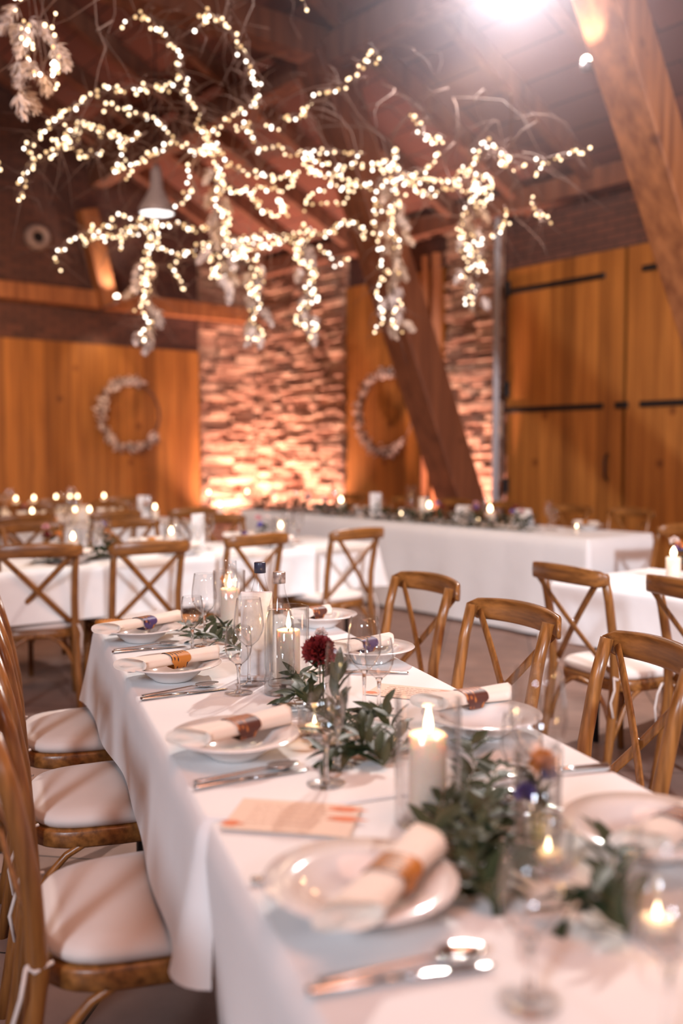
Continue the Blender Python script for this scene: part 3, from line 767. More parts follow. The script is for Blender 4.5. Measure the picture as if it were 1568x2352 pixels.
def put(K, x, y, label, group=None, h=None, rz=0, scale=None):
    p = at(x, y, TOP if h is None else h); return K.put((p.x, p.y, TOP if h is None else h), rz, label, group, scale)
put(goblet, 548, 1592, 'clear goblet by the white card stand, the shorter of its pair')
put(wine, 572, 1572, 'clear wine glass in front of the white card stand, the taller of its pair')
put(goblet, 442, 1496, 'clear goblet by the far left plate, the shorter of its pair')
put(wine, 470, 1482, 'clear wine glass by the far left plate, the taller of its pair')
put(wine, 836, 1640, 'clear wine glass at table centre right, the taller of its pair')
put(goblet, 870, 1628, 'clear goblet at table centre right, the shorter of its pair')
put(goblet, 748, 1800, 'clear goblet with candle reflections before the leaf garland, the shorter of its pair')
put(flute, 775, 1762, 'clear tall slim glass behind the goblet at the leaf garland')
put(wine, 1232, 1905, 'clear tall wine glass behind the orange and purple flowers', scale=1.15)
put(goblet, 1195, 1868, 'clear goblet right of the nearest pillar candle')
put(flute, 530, 1450, 'small clear slim glass behind the far leaves')
put(goblet, 1215, 2300, 'clear goblet with bright glints at bottom right')
put(wine, 1530, 2440, 'blurred wine glass cut by the bottom right corner', scale=1.05)

# pillar candles in glass cylinders
def make_candle(r, h, lighted=True):
    t = thing('pillar_candle', 'x', 'candle')
    mb = MB(); mb.lathe([(0, 0), (r*.97, 0), (r, .003), (r, h-.004), (r*.96, h), (r*.85, h-.001), (r*.6, h-.005), (0, h-.006)], 36); mb.build('wax_body', M['wax'], t)
    mb = MB(); mb.tube([(0, 0, h-.007), (.0005, 0, h), (.002, 0, h+.006)], .0013, 6); mb.build('wick', M['wick'], t)
    mb = MB(); mb.lathe([(0, 0), (.004, .003), (.0065, .010), (.0055, .020), (.003, .032), (0, .046)], 12, (.001, 0, h+.002)); mb.build('flame', M['flame'], t)
    return t
def make_hurricane(r, h):
    mb = MB(); mb.lathe([(0, .0), (r, .0), (r+.001, .003), (r+.001, h), (r-.001, h+.001), (r-.0025, h), (r-.0025, .006), (0, .006)], 48)
    return tag(mb.build('glass_cylinder', M['glass']), 'x', 'candle holder')
candle = Kind(make_candle(.030, .135)); hurr = Kind(make_hurricane(.052, .20))
def candle_at(x, y, word, e=1.2, sc=None, z=None):
    p = at(x, y, TOP); hurr.put((p.x, p.y, TOP), 0, 'clear glass cylinder around the white pillar candle ' + word, scale=sc)
    s_ = sc or 1
    candle.put((p.x, p.y, TOP+.0065*s_), 0, 'lit white pillar candle ' + word, scale=sc)
    light('candle_light', 'POINT', (p.x, p.y, TOP + .165*s_), e, (1.0, .55, .22), shadow_soft_size=.008)
candle_at(981, 1885, 'nearest at right of centre')
candle_at(662, 1572, 'beside the red carnation', 1.4)
candle_at(527, 1448, 'far down the laid table', 1.4)
# low tealights in small glasses
def make_tealight():
    t = thing('tealight_glass', 'x', 'candle')
    mb = MB(); mb.lathe([(0, 0), (.030, 0), (.034, .01), (.036, .06), (.0355, .062), (.034, .06), (.032, .012), (0, .008)], 32); mb.build('glass_cup', M['glass'], t)
    mb = MB(); mb.lathe([(0, .0085), (.019, .0085), (.019, .024), (.017, .022), (0, .022)], 24); mb.build('wax_cup', M['wax'], t)
    mb = MB(); mb.lathe([(0, 0), (.003, .003), (.0042, .008), (.002, .016), (0, .023)], 12, (0, 0, .022)); mb.build('flame', M['flame'], t)
    return t
tea = Kind(make_tealight())
for (x, y, lab, e) in ((1258, 1990, 'tealight in a glass cup among the near glasses at right', .12), (1508, 2150, 'tealight in a glass cup at the right frame edge', .12), (722, 1690, 'tealight in a glass cup behind the near goblet', .15)):
    put(tea, x, y, lab); p = at(x, y, TOP); light('tealight_light', 'POINT', (p.x, p.y, TOP+.045), e, (1.0, .55, .22), shadow_soft_size=.008)

# bottles
def bottle(x, y, capm, label, h=.30):
    p = at(x, y, TOP); t = thing('water_bottle', label, 'bottle', None, (p.x, p.y, TOP)); k_ = h/.30
    prof = [(.0, .0), (.036, .0), (.038, .004), (.038, .15), (.036, .175), (.026, .215), (.016, .25), (.0135, .265), (.0135, .28)]
    mb = MB(); mb.lathe([(r, z*k_) for r, z in prof], 36); mb.build('glass_body', M['glass'], t)
    mb = MB(); mb.lathe([(0, .004), (.0355, .004), (.0355, .15*k_), (.0335, .174*k_), (.026, .207*k_), (0, .207*k_)], 32); mb.build('water', M['water'], t)
    mb = MB(); mb.lathe([(.0138, .272*k_), (.0155, .272*k_), (.0155, .298*k_), (.0145, .30*k_), (0, .30*k_)], 28); mb.build('screw_cap', capm, t)
    return t
bottle(642, 1592, M['silvercap'], 'clear water bottle with silver cap, the nearer of the pair')
bottle(598, 1548, M['navy'], 'clear water bottle with dark blue cap, the farther of the pair')
# standing white card
p = at(590, 1560, TOP); mb = MB(); mb.box((0, 0, .115), (.082, .012, .23), bev=.002); mb.box((0, 0, .006), (.09, .05, .012), bev=.003)
o = mb.build('card_stand', M['card']); o.location = (p.x, p.y, TOP); o.rotation_euler = (0, 0, .05); tag(o, 'blank white upright card stand among the bottles', 'card stand')
# menu cards with printed marks
def menu(pts, label, seed):
    P = [at(x, y, TOP+.0006) for x, y in pts]; c = sum(P, Vector())/4
    xx = ((P[1]-P[0]) + (P[2]-P[3])).normalized(); yy = Z3.cross(xx); W = ((P[1]-P[0]).length+(P[2]-P[3]).length)/2; H = ((P[3]-P[0]).length+(P[2]-P[1]).length)/2
    m, nt, pr = newmat('menu_paper'); pr.inputs['Base Color'].default_value = (.80, .60, .47, 1); pr.inputs['Roughness'].default_value = .7
    t = thing('menu_card', label, 'card'); t.matrix_world = Matrix.Translation(Vector((c.x, c.y, TOP))) @ Matrix((xx, yy, Z3)).transposed().to_4x4()
    mb = MB(); mb.box((0, 0, .0012), (W, H, .0012)); mb.build('paper', m, t)
    rn = random.Random(seed)
    mo = plain('menu_orange', (.75, .22, .09), .7)
    for (fx, fy, w_) in ((.38, .33, .05), (.41, .02, .05), (-.45, -.33, .03)):
        mb = MB(); vs = [(fx*W + w_*math.cos(a)*(.55+.25*math.cos(5*a)), fy*H + .012*math.sin(a), .0022) for a in [2*PI*i/20 for i in range(20)]]
        mb.add(vs, [tuple(range(20))], False); mb.build('printed_flower', mo, t)
    mi = plain('menu_ink', (.62, .38, .28), .7)
    mb = MB()
    for r in range(5):
        x = -.36*W
        while x < .2*W:
            l = rn.uniform(.006, .02); y = (.30-.14*r)*H
            mb.tube([(x + l*i/6, y + .0022*math.sin(i*2.1+r), .0021) for i in range(7)], .0005, 4); x += l + .004
    mb.build('handwriting', mi, t)
menu([(548, 1836), (833, 1850), (800, 1926), (520, 1902)], 'peach menu card with orange flower marks lying above the nearest plate', 1)
menu([(845, 1566), (1035, 1592), (1060, 1612), (870, 1600)], 'peach menu card lying on the right side behind the big candle', 2)

#%% ================================================================ GREENERY
def sprig(pts, label, n=16, L=.055, W=.02, seed=0, lift=.02, parentless=True, group=None, name='leafy_sprig', cat='foliage'):
    rn = random.Random(seed); pts = [Vector(p) for p in pts]; t = thing(name, label, cat, group, pts[0])
    pts = [p - pts[0] for p in pts]
    segs = list(zip(pts, pts[1:])); tot = sum((b-a).length for a, b in segs); sm = []
    for i in range(n+1):
        s_ = tot*i/n
        for a, b in segs:
            l = (b-a).length
            if s_ <= l+1e-6: sm.append(a + (b-a)*(s_/l)); break
            s_ -= l
    while len(sm) < n+1: sm.append(pts[-1])
    sm = [p + Vector((0, 0, lift*math.sin(PI*i/n)*rn.uniform(.5, 1.2))) for i, p in enumerate(sm)]
    mb = MB(); mb.tube(sm, .0014, 6); mb.build('stem', M['stem'], t)
    mb = MB()
    for i in range(n):
        d = (sm[i+1]-sm[i]).normalized() if (sm[i+1]-sm[i]).length > 1e-6 else Vector((1, 0, 0))
        for sgn in (-1, 1):
            side = Vector((-d.y, d.x, 0))*sgn
            dd = d*rn.uniform(.3, .9) + side*rn.uniform(.5, 1.0) + Vector((0, 0, rn.uniform(-.15, .75)))
            if sm[i].z + dd.normalized().z*L < .0: dd.z = abs(dd.z)
            mb.leaf(sm[i], dd, Vector((rn.uniform(-.5, .5), rn.uniform(-.5, .5), 1)), L*rn.uniform(.7, 1.25), W*rn.uniform(.8, 1.3), rn.uniform(.05, .3))
    mb.leaf(sm[-1], d, Z3, L, W); mb.build('foliage', M['leaf'], t)
    return t
def G(a, b, h=.015): return AB(a, b, TOP+h)
SP = [ ((980, 1960), (1010, 1900), (1100, 1880), (1150, 1905), 'green leafy sprig in front of the nearest pillar candle', 14),
       ((1060, 2060), (1080, 1980), (1120, 1900), (1100, 1830), 'dense green sprig right of the nearest plate', 18),
       ((1130, 2080), (1090, 2000), (1040, 1930), (1020, 1900), 'green sprig hanging over beside the nearest napkin', 14),
       ((1060, 1860), (1090, 1800), (1080, 1740), (1075, 1700), 'green sprig between the nearest pillar candle and the flower glass', 14),
       ((1100, 1870), (1130, 1830), (1140, 1790), (1180, 1760), 'thin sprig with small leaves reaching right of the big candle', 8),
       ((900, 1740), (850, 1710), (790, 1690), (740, 1700), 'green sprig left of the nearest pillar candle, behind the goblet foot', 18),
       ((920, 1720), (880, 1670), (850, 1650), (800, 1660), 'tall pointed green leaves behind the nearest pillar candle', 16),
       ((880, 1760), (830, 1740), (790, 1740), (745, 1745), 'low dark sprig behind the near pair of glasses', 14),
       ((760, 1660), (720, 1640), (690, 1620), (650, 1610), 'green sprig under the red carnation', 16),
       ((730, 1630), (700, 1600), (680, 1570), (660, 1560), 'green sprig climbing before the second pillar candle', 12),
       ((560, 1500), (520, 1490), (480, 1480), (440, 1470), 'green sprig beside the far pair of glasses', 16),
       ((540, 1470), (500, 1450), (460, 1445), (420, 1440), 'green sprig behind the far pair of glasses', 16),
       ((1440, 2150), (1380, 2120), (1330, 2090), (1300, 2110), 'blurred green sprig at lower right', 10),
       ((1420, 2130), (1400, 2050), (1420, 1990), (1470, 1960), 'tall blurred green sprig before the right hand plate', 12),
       ((1060, 1980), (1120, 1960), (1160, 2000), (1150, 2050), 'dark tangled sprig left of the flower glass', 14)]
for i, (a_, b_, c_, d_, lab, n) in enumerate(SP):
    sprig([at(x, y, TOP+.012) for x, y in (a_, b_, c_, d_)], lab, n, .056, .019, 100+i, .035)
# tall upright leaf stalks
sprig([G(1.86, .66, .01), G(1.88, .66, .06), G(1.90, .67, .12)], 'upright green stalk behind the nearest pillar candle', 6, .06, .02, 300, 0)

def flower(t, c, r, mat, n=60, seed=1, name='blossom', up=Z3):
    rn = random.Random(seed); mb = MB()
    for i in range(n):
        f = (i+.5)/n; th = math.acos(1-1.45*f); ph = i*2.39996
        d = Vector((math.sin(th)*math.cos(ph), math.sin(th)*math.sin(ph), math.cos(th)))
        rr = r*rn.uniform(.75, 1.05); side = d.orthogonal().normalized(); side.rotate(Matrix.Rotation(rn.uniform(0, 6.28), 3, d)); s2 = d.cross(side)
        vs = []; 
        for j in range(7):
            g = j/6-.5
            vs.append(Vector(c) + d*rr*.15 + side*g*r*.25)
            vs.append(Vector(c) + d*rr*.7 + side*g*r*.75 + s2*r*.10*math.sin(j*2.2+i))
            vs.append(Vector(c) + d*rr*(1.0 + .10*math.sin(j*3.1+i)) + side*g*r*.95 + s2*r*.16*math.sin(j*2.2+i+1))
        fs = []
        for j in range(6): fs += [(j*3, j*3+1, j*3+4, j*3+3), (j*3+1, j*3+2, j*3+5, j*3+4)]
        mb.add(vs, fs)
    return mb.build(name, mat, t)
def budvase(p, label, h=.11):
    mb = MB(); mb.lathe([(0, .001), (.024, .001), (.027, .01), (.027, .045), (.014, .065), (.011, .085), (.0135, h), (.0125, h), (.0100, .085)], 28)
    o = mb.build('bud_vase', M['glass']); o.location = p; return tag(o, label, 'vase')
# carnation
p = at(742, 1632, TOP); budvase(p, 'small clear bud vase holding the red carnation')
t = thing('carnation', 'dark red carnation with green leaves in the middle of the laid table', 'flower', None, p)
mb = MB(); mb.tube([(0, 0, .008), (.0, .0, .09), (-.004, .0, .145)], .002, 6); mb.build('stem', M['stem'], t)
q = atY(733, 1497, p.y-.0); hz = q.z - TOP
flower(t, (q.x-p.x, 0, hz), .037, M['red'], 80, 4)
mb = MB(); rn = random.Random(8)
for i in range(14):
    a = rn.uniform(0, 6.28); mb.leaf((q.x-p.x+.008*math.cos(a), .008*math.sin(a), hz-.045+rn.uniform(-.03, .02)), (math.cos(a), math.sin(a), rn.uniform(.1, 1.2)), Z3, rn.uniform(.035, .055), .02, .1)
mb.build('foliage', M['leaf'], t)
t = thing('pale_flower', 'small pale violet blossom tucked behind the red carnation', 'flower', None, p + Vector((-.006, .035, 0)))
mb = MB(); mb.tube([(0, -.028, .008), (-.002, -.02, .09), (0, 0, hz+.025)], .0015, 6); mb.build('stem', M['stem'], t)
flower(t, (0, 0, hz+.035), .016, M['pale'], 24, 9)
# flower glass with orange and purple blooms
p = at(1232, 1985, TOP); mb = MB(); mb.lathe([(0, .001), (.030, .001), (.032, .005), (.034, .17), (.033, .17), (.030, .01), (0, .008)], 36)
o = mb.build('flower_glass', M['glass']); o.location = p; tag(o, 'clear tall glass holding the orange and purple flowers', 'vase')
for (dx, dy, px, py, mt, r, lab) in ((.0, .0, 1248, 1752, 'orange', .021, 'orange yellow blossom in the tall clear glass'), (.008, .0, 1262, 1778, 'purple', .014, 'purple blossom right of the orange one'), (-.008, -.004, 1208, 1822, 'purple', .017, 'violet blossom hanging lowest at left of the flower glass')):
    q = atY(px, py, p.y+dy)
    t = thing('cut_flower', lab, 'flower', None, p)
    mb = MB(); mb.tube([(dx*.5, dy, .012), (dx, dy, (q.z-TOP)*.6), (q.x-p.x, dy, q.z-TOP)], .0017, 6); mb.build('stem', M['stem'], t)
    flower(t, (q.x-p.x, dy, q.z-TOP), r, M[mt], 26, 20+int(px))
    mb = MB(); rn = random.Random(int(px))
    for i in range(5):
        a = rn.uniform(0, 6.28); mb.leaf((dx, dy, (q.z-TOP)*rn.uniform(.5, .85)), (math.cos(a), math.sin(a), .9), Z3, .04, .012, .2)
    mb.build('foliage', M['leaf'], t)
# far vase with orange bloom (behind far glasses)
p = at(520, 1425, TOP); budvase(p, 'small clear bud vase at the far end of the laid table')
t = thing('cut_flower', 'orange red blossom at the far end of the laid table', 'flower', None, p)
mb = MB(); mb.tube([(0, 0, .008), (0, 0, .13)], .0018, 6); mb.build('stem', M['stem'], t); flower(t, (0, 0, .145), .022, M['orange'], 24, 31)

#%% ================================================================ BACKGROUND TABLEWARE
def bgput(K, P, label, group, h=TT+.002, rz=None, scale=None): return K.put((P.x, P.y, h), random.uniform(0, 6) if rz is None else rz, label, group, scale)
def make_far_candle():
    t = thing('pillar_candle', 'x', 'candle')
    mb = MB(); mb.lathe([(0, 0), (.03, 0), (.03, .10), (.02, .098), (0, .096)], 20); mb.build('wax_body', M['wax'], t)
    mb = MB(); mb.lathe([(0, 0), (.009, .005), (.0135, .016), (.0115, .028), (0, .048)], 10, (0, 0, .10)); mb.build('flame', M['flame'], t)
    return t
fcandle = Kind(make_far_candle())
mb = MB(); mb.lathe([(0, 0), (.048, 0), (.05, .17), (.049, .17), (.046, .004)], 28); fh = Kind(tag(mb.build('glass_cylinder', M['glass']), 'x', 'candle holder'))
mb = MB(); mb.box((0, 0, .11), (.11, .012, .22), bev=.002); mb.box((0, 0, .006), (.12, .05, .012)); cardk = Kind(tag(mb.build('card_stand', M['card']), 'x', 'card stand'))
def small_flowers(P, label, group, seed):
    rn = random.Random(seed); t = thing('flower_posy', label, 'flowers', group, P)
    mb = MB(); mb.lathe([(0, 0), (.022, 0), (.026, .04), (.012, .07), (.014, .10)], 16); mb.build('vase', M['glass'], t)
    for i, mt in enumerate(rn.sample(['purple', 'orange', 'pinkpetal', 'red', 'pale'], 3)):
        a = rn.uniform(0, 6.28); c = (.035*math.cos(a), .035*math.sin(a), rn.uniform(.12, .18)); flower(t, c, .026, M[mt], 12, seed*7+i)
    mb = MB()
    for i in range(14):
        a = rn.uniform(0, 6.28); mb.leaf((0, 0, rn.uniform(.06, .12)), (math.cos(a), math.sin(a), rn.uniform(0, .8)), Z3, .07, .025)
    mb.build('foliage', M['leaf'], t)
def garland(P, Q, label, seed, n=260, w_=.10, hgt=.05):
    rn = random.Random(seed); P = Vector(P); Q = Vector(Q); d = Q-P; side = Vector((-d.y, d.x, 0)).normalized()
    mb = MB(); mb.cur = 0
    for i in range(n):
        f = rn.random(); p = d*f + side*rn.gauss(0, w_*.45) + Z3*rn.uniform(.004, hgt)
        a = rn.uniform(0, 6.28); mb.leaf(p, (math.cos(a), math.sin(a), rn.uniform(-.0, .9)), Z3, rn.uniform(.06, .10), .030, .15)
    t = thing('leaf_garland', label, 'garland', None, P)
    mb.build('foliage', M['leaf'], t)
    mb = MB(); mb.tube([d*(i/12) + side*.03*math.sin(i*1.7) + Z3*.008 for i in range(13)], .003, 6); mb.build('stem', M['stem'], t)
tabs = [('first', 4.78, -.3, 4.0, 'pinkish first banquet table'), ('second', 7.32, .6, 4.2, 'second banquet table'), ('third', 9.72, 1.6, 4.6, 'farthest banquet table')]
rn = random.Random(42)
for ti, (nm, u0, v0, v1, ph) in enumerate(tabs):
    ns = int((v1-v0)/.68)
    for i in range(ns):
        v = v0 + .34 + i*.68
        if v > 4.0 and ti == 0: continue
        for s_, du in ((0, .17), (1, .61)):
            P = UV(u0+du, v, TT+.002)
            plate.put(tuple(P), 0, 'blurred white plate on the ' + ph, 'plates on the %s banquet table' % nm)
            napkin(P + ev*-.10 + Z3*.058, P + ev*.10 + Z3*.058, M[rn.choice(('band_orange', 'band_brown', 'band_purple'))], 'blurred rolled napkin on the ' + ph, 'napkins on the %s banquet table' % nm)
            bgput(goblet, UV(u0+(.30 if s_ == 0 else .48), v+.17, 0), 'blurred goblet on the ' + ph, 'goblets on the %s banquet table' % nm)
            bgput(wine, UV(u0+(.33 if s_ == 0 else .45), v+.26, 0), 'blurred wine glass on the ' + ph, 'wine glasses on the %s banquet table' % nm)
# candles placed as in view
fc = [((166, 1222), 'first'), ((392, 1215), 'first'), ((640, 1212), 'first'), ((78, 1195), 'second'), ((175, 1172), 'second'), ((75, 1135), 'third'), ((160, 1140), 'third'), ((176, 1140), 'third'), ((34, 1143), 'third'), ((131, 1150), 'third'), ((201, 1156), 'second'), ((238, 1152), 'third'), ((478, 1125), 'third'), ((566, 1128), 'third'), ((353, 1163), 'second'), ((500, 1172), 'second')]
tabu = {'first': 5.17, 'second': 7.71, 'third': 10.11}
wordt = {'first': 'pinkish first banquet table', 'second': 'second banquet table', 'third': 'farthest banquet table'}
first_l = {392: 'lit pillar candle behind the second crossback chair from left', 166: 'lit pillar candle behind the leftmost crossback chair', 640: 'lit pillar candle just left of the chair at the table end'}
for i, ((x, y), nm) in enumerate(fc):
    r = ray(x, y); r2 = r/r.dot(eu); P = r2*tabu[nm]; P = Vector((P.x, P.y, 0)) + eu*rn.uniform(-.05, .05)
    lab = first_l.get(x, 'small blurred lit candle on the ' + wordt[nm]); g = None if x in first_l else 'candles on the %s banquet table' % nm
    if nm == 'first':
        bgput(fh, P, lab.replace('lit pillar candle', 'glass cylinder of the candle'), None)
        bgput(fcandle, P, lab, g, TT+.006, 0)
    else:
        hgt = HC + (P.length/Vector((r.x, r.y)).length)*r.z
        bgput(fcandle, P, lab, g, TT+.002, 0)
for (v, c) in ((3.1, 0), (1.2, 0)): pass
P = UV(5.17, 2.98); cardk.put((P.x, P.y, TT+.002), PI/2-.6, 'white card stand on the pinkish first banquet table')
P = UV(7.71, 3.9); cardk.put((P.x, P.y, TT+.002), 0.1, 'white card stand on the second banquet table')
P = UV(6.9, 5.9); cardk.put((P.x, P.y, TT+.002), 0.3, 'white card stand on the head table by the steel post')
for i, (x, u_) in enumerate(((118, 5.17), (245, 5.17), (605, 5.17), (340, 7.71), (60, 7.71), (700, 7.71))):
    r = ray(x, 1200); P = r/r.dot(eu)*u_
    small_flowers((P.x, P.y, TT+.002), 'little purple and orange posy on a banquet table, %s' % ('behind the leftmost chair', 'between the two left chairs', 'behind the chair at the water bottles', 'on the second table at left', 'at the left frame edge', 'on the second table right end')[i], None, 50+i)
def Pl(x, u_, h=TT): r = ray(x, 1230); P = r/r.dot(eu)*u_; return Vector((P.x, P.y, h+.002))
garland(Pl(80, 5.05), Pl(300, 5.05), 'leafy garland on the pinkish table between the left chairs', 1, 130)
garland(UV(8.5, 5.62, TT+.002), UV(6.85, 5.62, TT+.002), 'dark green garland on the far part of the head table', 2, 420, .10, .11)
garland(UV(6.75, 5.62, TT+.002), UV(4.75, 5.62, TT+.002), 'dark green garland on the near part of the head table', 3, 420, .10, .10)
for i, (x, tall) in enumerate(((742, 0), (783, 1), (628, 0), (921, 0), (985, 1), (1125, 1), (1098, 0), (1324, 0))):
    r = ray(x, 1190); P = r/r.dot(ev)*5.72; P.z = 0
    bgput(fcandle, P, 'lit candle on the head table, %s' % ('left of two at the wreath', 'right of two at the wreath', 'at its far left end', 'below the second wreath', 'below the foot of the leaning timber', 'beside the tall vase', 'just left of the tall vase', 'near its right hand end')[i], None, TT+.002, 0, 1.25 if tall else .5)
p = UV(6.45, 5.95, TT+.002); mb = MB(); mb.lathe([(0, .002), (.05, .002), (.052, .30), (.05, .30), (.047, .01)], 28); o = mb.build('tall_vase', M['glass']); o.location = p; tag(o, 'tall clear glass vase on the head table by the steel post', 'vase')
mb = MB(); mb.lathe([(0, 0), (.035, 0), (.035, .20), (0, .20)], 20); o = mb.build('pillar_candle', M['wax']); o.location = UV(6.25, 5.9, TT+.002); tag(o, 'unlit peach pillar candle right of the tall vase', 'candle')
for i in range(6):
    u_ = 4.6 + i*.68
    for K, nm, dv in ((plate, 'plate', .62), (goblet, 'goblet', .42), (wine, 'wine glass', .46)):
        P = UV(u_ + (0 if nm == 'plate' else .16 if nm == 'goblet' else .25), 5.47+dv, 0)
        bgput(K, P, 'blurred %s on the long head table' % nm, nm + 's on the head table')
    P = UV(u_, 5.47+.62, TT+.06)
    napkin(P - eu*.1, P + eu*.1, M['band_orange'], 'blurred rolled napkin on the long head table', 'napkins on the head table')
for i, u_ in enumerate((5.1, 5.6, 6.0, 7.6, 8.6)):
    small_flowers(UV(u_, 5.85, TT+.002), 'small posy on the head table, %s' % ('nearest its right end', 'second from its right end', 'right of the tall vase', 'before the leaning timber', 'below the second wreath')[i], None, 70+i)
# folded white booklets standing on head table
for i, (x, lab) in enumerate(((1065, 'white folded booklet on the head table left of the tall vase'), (1200, 'white folded booklet on the head table right of the tall vase'))):
    r = ray(x, 1180); P = r/r.dot(ev)*6.0
    mb = MB(); mb.box((0, .03, .07), (.16, .004, .15), Matrix.Rotation(.35, 3, 'X')); mb.box((0, -.03, .07), (.16, .004, .15), Matrix.Rotation(-.35, 3, 'X'))
    o = mb.build('folded_booklet', M['card']); o.location = (P.x, P.y, TT+.002); o.rotation_euler = (0, 0, PHI+PI/2); tag(o, lab, 'booklet')
# right hand small table ware
small_flowers(UV(2.55, 4.1, TT+.002), 'purple and yellow posy at the right frame edge on the small white table', None, 90)
P = at(1545, 1335, TT); bgput(fcandle, P, 'pillar candle at the right frame edge on the small white table', None, TT+.002, 0, 1.1)

#%% ================================================================ WREATHS, VENT, LAMPS
def wreath(P, ex, nrm, R, label, seed):
    rn = random.Random(seed); t = thing('dried_wreath', label, 'wreath')
    t.matrix_world = Matrix.Translation(P) @ Matrix((Vector(ex), Z3, Vector(nrm))).transposed().to_4x4()
    mb = MB()
    for q in range(3):
        mb.tube([((R+.012*math.sin(7*a+q*2))*math.cos(a), (R+.012*math.sin(7*a+q*2))*math.sin(a), .012*math.cos(9*a+q*2)) for a in [2*PI*i/48 for i in range(49)]], .008, 6, cap=False)
    mb.build('twig_ring', M['twig'], t)
    mb = MB(); m2 = MB()
    for i in range(420):
        a = rn.uniform(.38*PI, 1.78*PI)
        rr = R + rn.gauss(0, .028); p = Vector((rr*math.cos(a), rr*math.sin(a), rn.uniform(0, .06)))
        d = Vector((math.cos(a+rn.uniform(-1.5, 1.5)), math.sin(a+rn.uniform(-1.5, 1.5)), rn.uniform(.1, .9)))
        (mb if rn.random() < .55 else m2).leaf(p, d, Vector((rn.uniform(-1, 1), rn.uniform(-1, 1), 1)), rn.uniform(.05, .09), .03, .2)
    for i in range(46):
        a = rn.uniform(.4*PI, 1.75*PI); p = (R*math.cos(a)+rn.uniform(-.04, .04), R*math.sin(a)+rn.uniform(-.04, .04), .06)
        mb.ball(p, rn.uniform(.014, .028), 8, 5)
    mb.build('dried_blooms', M['pale'], t); m2.build('dried_foliage', M['twig'], t)
    return t
Pw = ray(300, 952); Pw = Pw/Pw.dot(eu)*(WU-.14); wreath(Pw + Z3*HC, ev, -eu, .42, 'round dried flower wreath hanging on the left plank wall', 1)
Pw = ray(887, 948); Pw = Pw/Pw.dot(ev)*(WV-.13); wreath(Pw + Z3*HC, -eu, -ev, .46, 'oval looking dried wreath on the plank panel beside the leaning timber', 2)
Pw = ray(84, 546); Pw = Pw/Pw.dot(eu)*(WU-.01) + Z3*HC
t = thing('round_vent', 'pale round vent ring with dark opening high on the left wall', 'vent'); t.matrix_world = Matrix.Translation(Pw) @ Matrix((ev, Z3, -eu)).transposed().to_4x4()
mb = MB(); mb.lathe([(.155, 0), (.16, .05), (.13, .11), (.10, .12), (.065, .06)], 36); mb.build('vent_ring', M['speaker'], t)
mb = MB(); mb.lathe([(0, .05), (.07, .05)], 36); mb.build('vent_opening', M['iron'], t)
# enamel pendant
def pendant(P, label):
    t = thing('pendant_lamp', label, 'lamp', None, P)
    mb = MB(); mb.lathe([(0, .42), (.03, .42), (.05, .36), (.06, .22), (.10, .14), (.155, .05), (.16, 0), (.152, 0), (.145, .05), (.09, .13), (.05, .2)], 36); mb.build('lamp_shade', M['shade'], t)
    mb = MB(); mb.lathe([(0, .012), (.145, .012), (.149, .02)], 32); mb.build('lit_opening', M['pendantglow'], t)
    mb = MB(); mb.tube([(0, 0, .42), (0, 0, 2.0)], .006, 6); mb.build('cord', M['iron'], t)
pendant(atY(360, 492, 8.6), 'bell shaped grey pendant lamp with glowing white opening')
# flood lamp at the top of the view
t = thing('flood_lamp', 'dazzling white flood lamp high up at the top edge of the view', 'lamp'); 
dirA = (Vector((0.2, 1.0, 0.6)) - LAMP_A).normalized(); qa = dirA.to_track_quat('Z', 'Y').to_matrix().to_4x4()
t.matrix_world = Matrix.Translation(LAMP_A) @ qa
mb = MB(); mb.lathe([(0, -.16), (.05, -.16), (.08, -.12), (.14, 0), (.145, .03), (.135, .03), (.12, 0)], 36); mb.build('housing', M['iron'], t)
mb = MB(); mb.lathe([(0, .005), (.12, .005)], 32); mb.build('lens', M['lampglow'], t)
mb = MB(); mb.tube([(0, .145, 0), (0, .2, -.1), (0, .2, -.5)], .012, 8); mb.build('bracket', M['iron'], t)
# little spots on the timbers
def spot(P, tgt, e, label, name='timber_spotlight'):
    t = thing(name, label, 'lamp', None, P)
    mb = MB(); mb.lathe([(0, -.05), (.03, -.05), (.035, 0), (.033, .0)], 16); mb.build('housing', M['greymetal'], t)
    mb = MB(); mb.ball((0, 0, .012), .030, 12, 8); mb.build('bulb', M['spotglow'], t)
    light('spot_beam', 'SPOT', Vector(P) + (Vector(tgt)-Vector(P)).normalized()*.06, e, (1, .82, .72), tgt, spot_size=1.5, spot_blend=.8, shadow_soft_size=.03)
P = atY(1346, 143, 6.0); spot(P, P + Vector((.05, .35, 1.6)), 16, 'small lit spotlight on the leaning timber at upper right')
Pg = ray(268, 684); Pg = Pg/Pg.dot(eu)*(WU-.62) + Z3*HC; spot(Pg, Pg + eu*.5 + Z3*1.0, 34, 'small round lit spotlight above the plank wall at left')
light('spot_beam', 'SPOT', Pg + Z3*-.06, 45, (1, .74, .5), Pg + eu*.55 - Z3*.9, spot_size=1.2, spot_blend=.8, shadow_soft_size=.03)
mb = MB(); mb.bar(Pg + eu*.3 - ev*.25 + Z3*1.1, Pg + eu*.35 + ev*.05 - Z3*.05, .22, .2, eu, .01); struct(mb.build('trim_90', M['timber']))
mb = MB(); mb.tube([Pg - Z3*.05, Pg - Z3*.1 + eu*.5], .012, 6); o = mb.build('spotlight_arm', M['greymetal']); struct(o); o.name = 'trim_91'

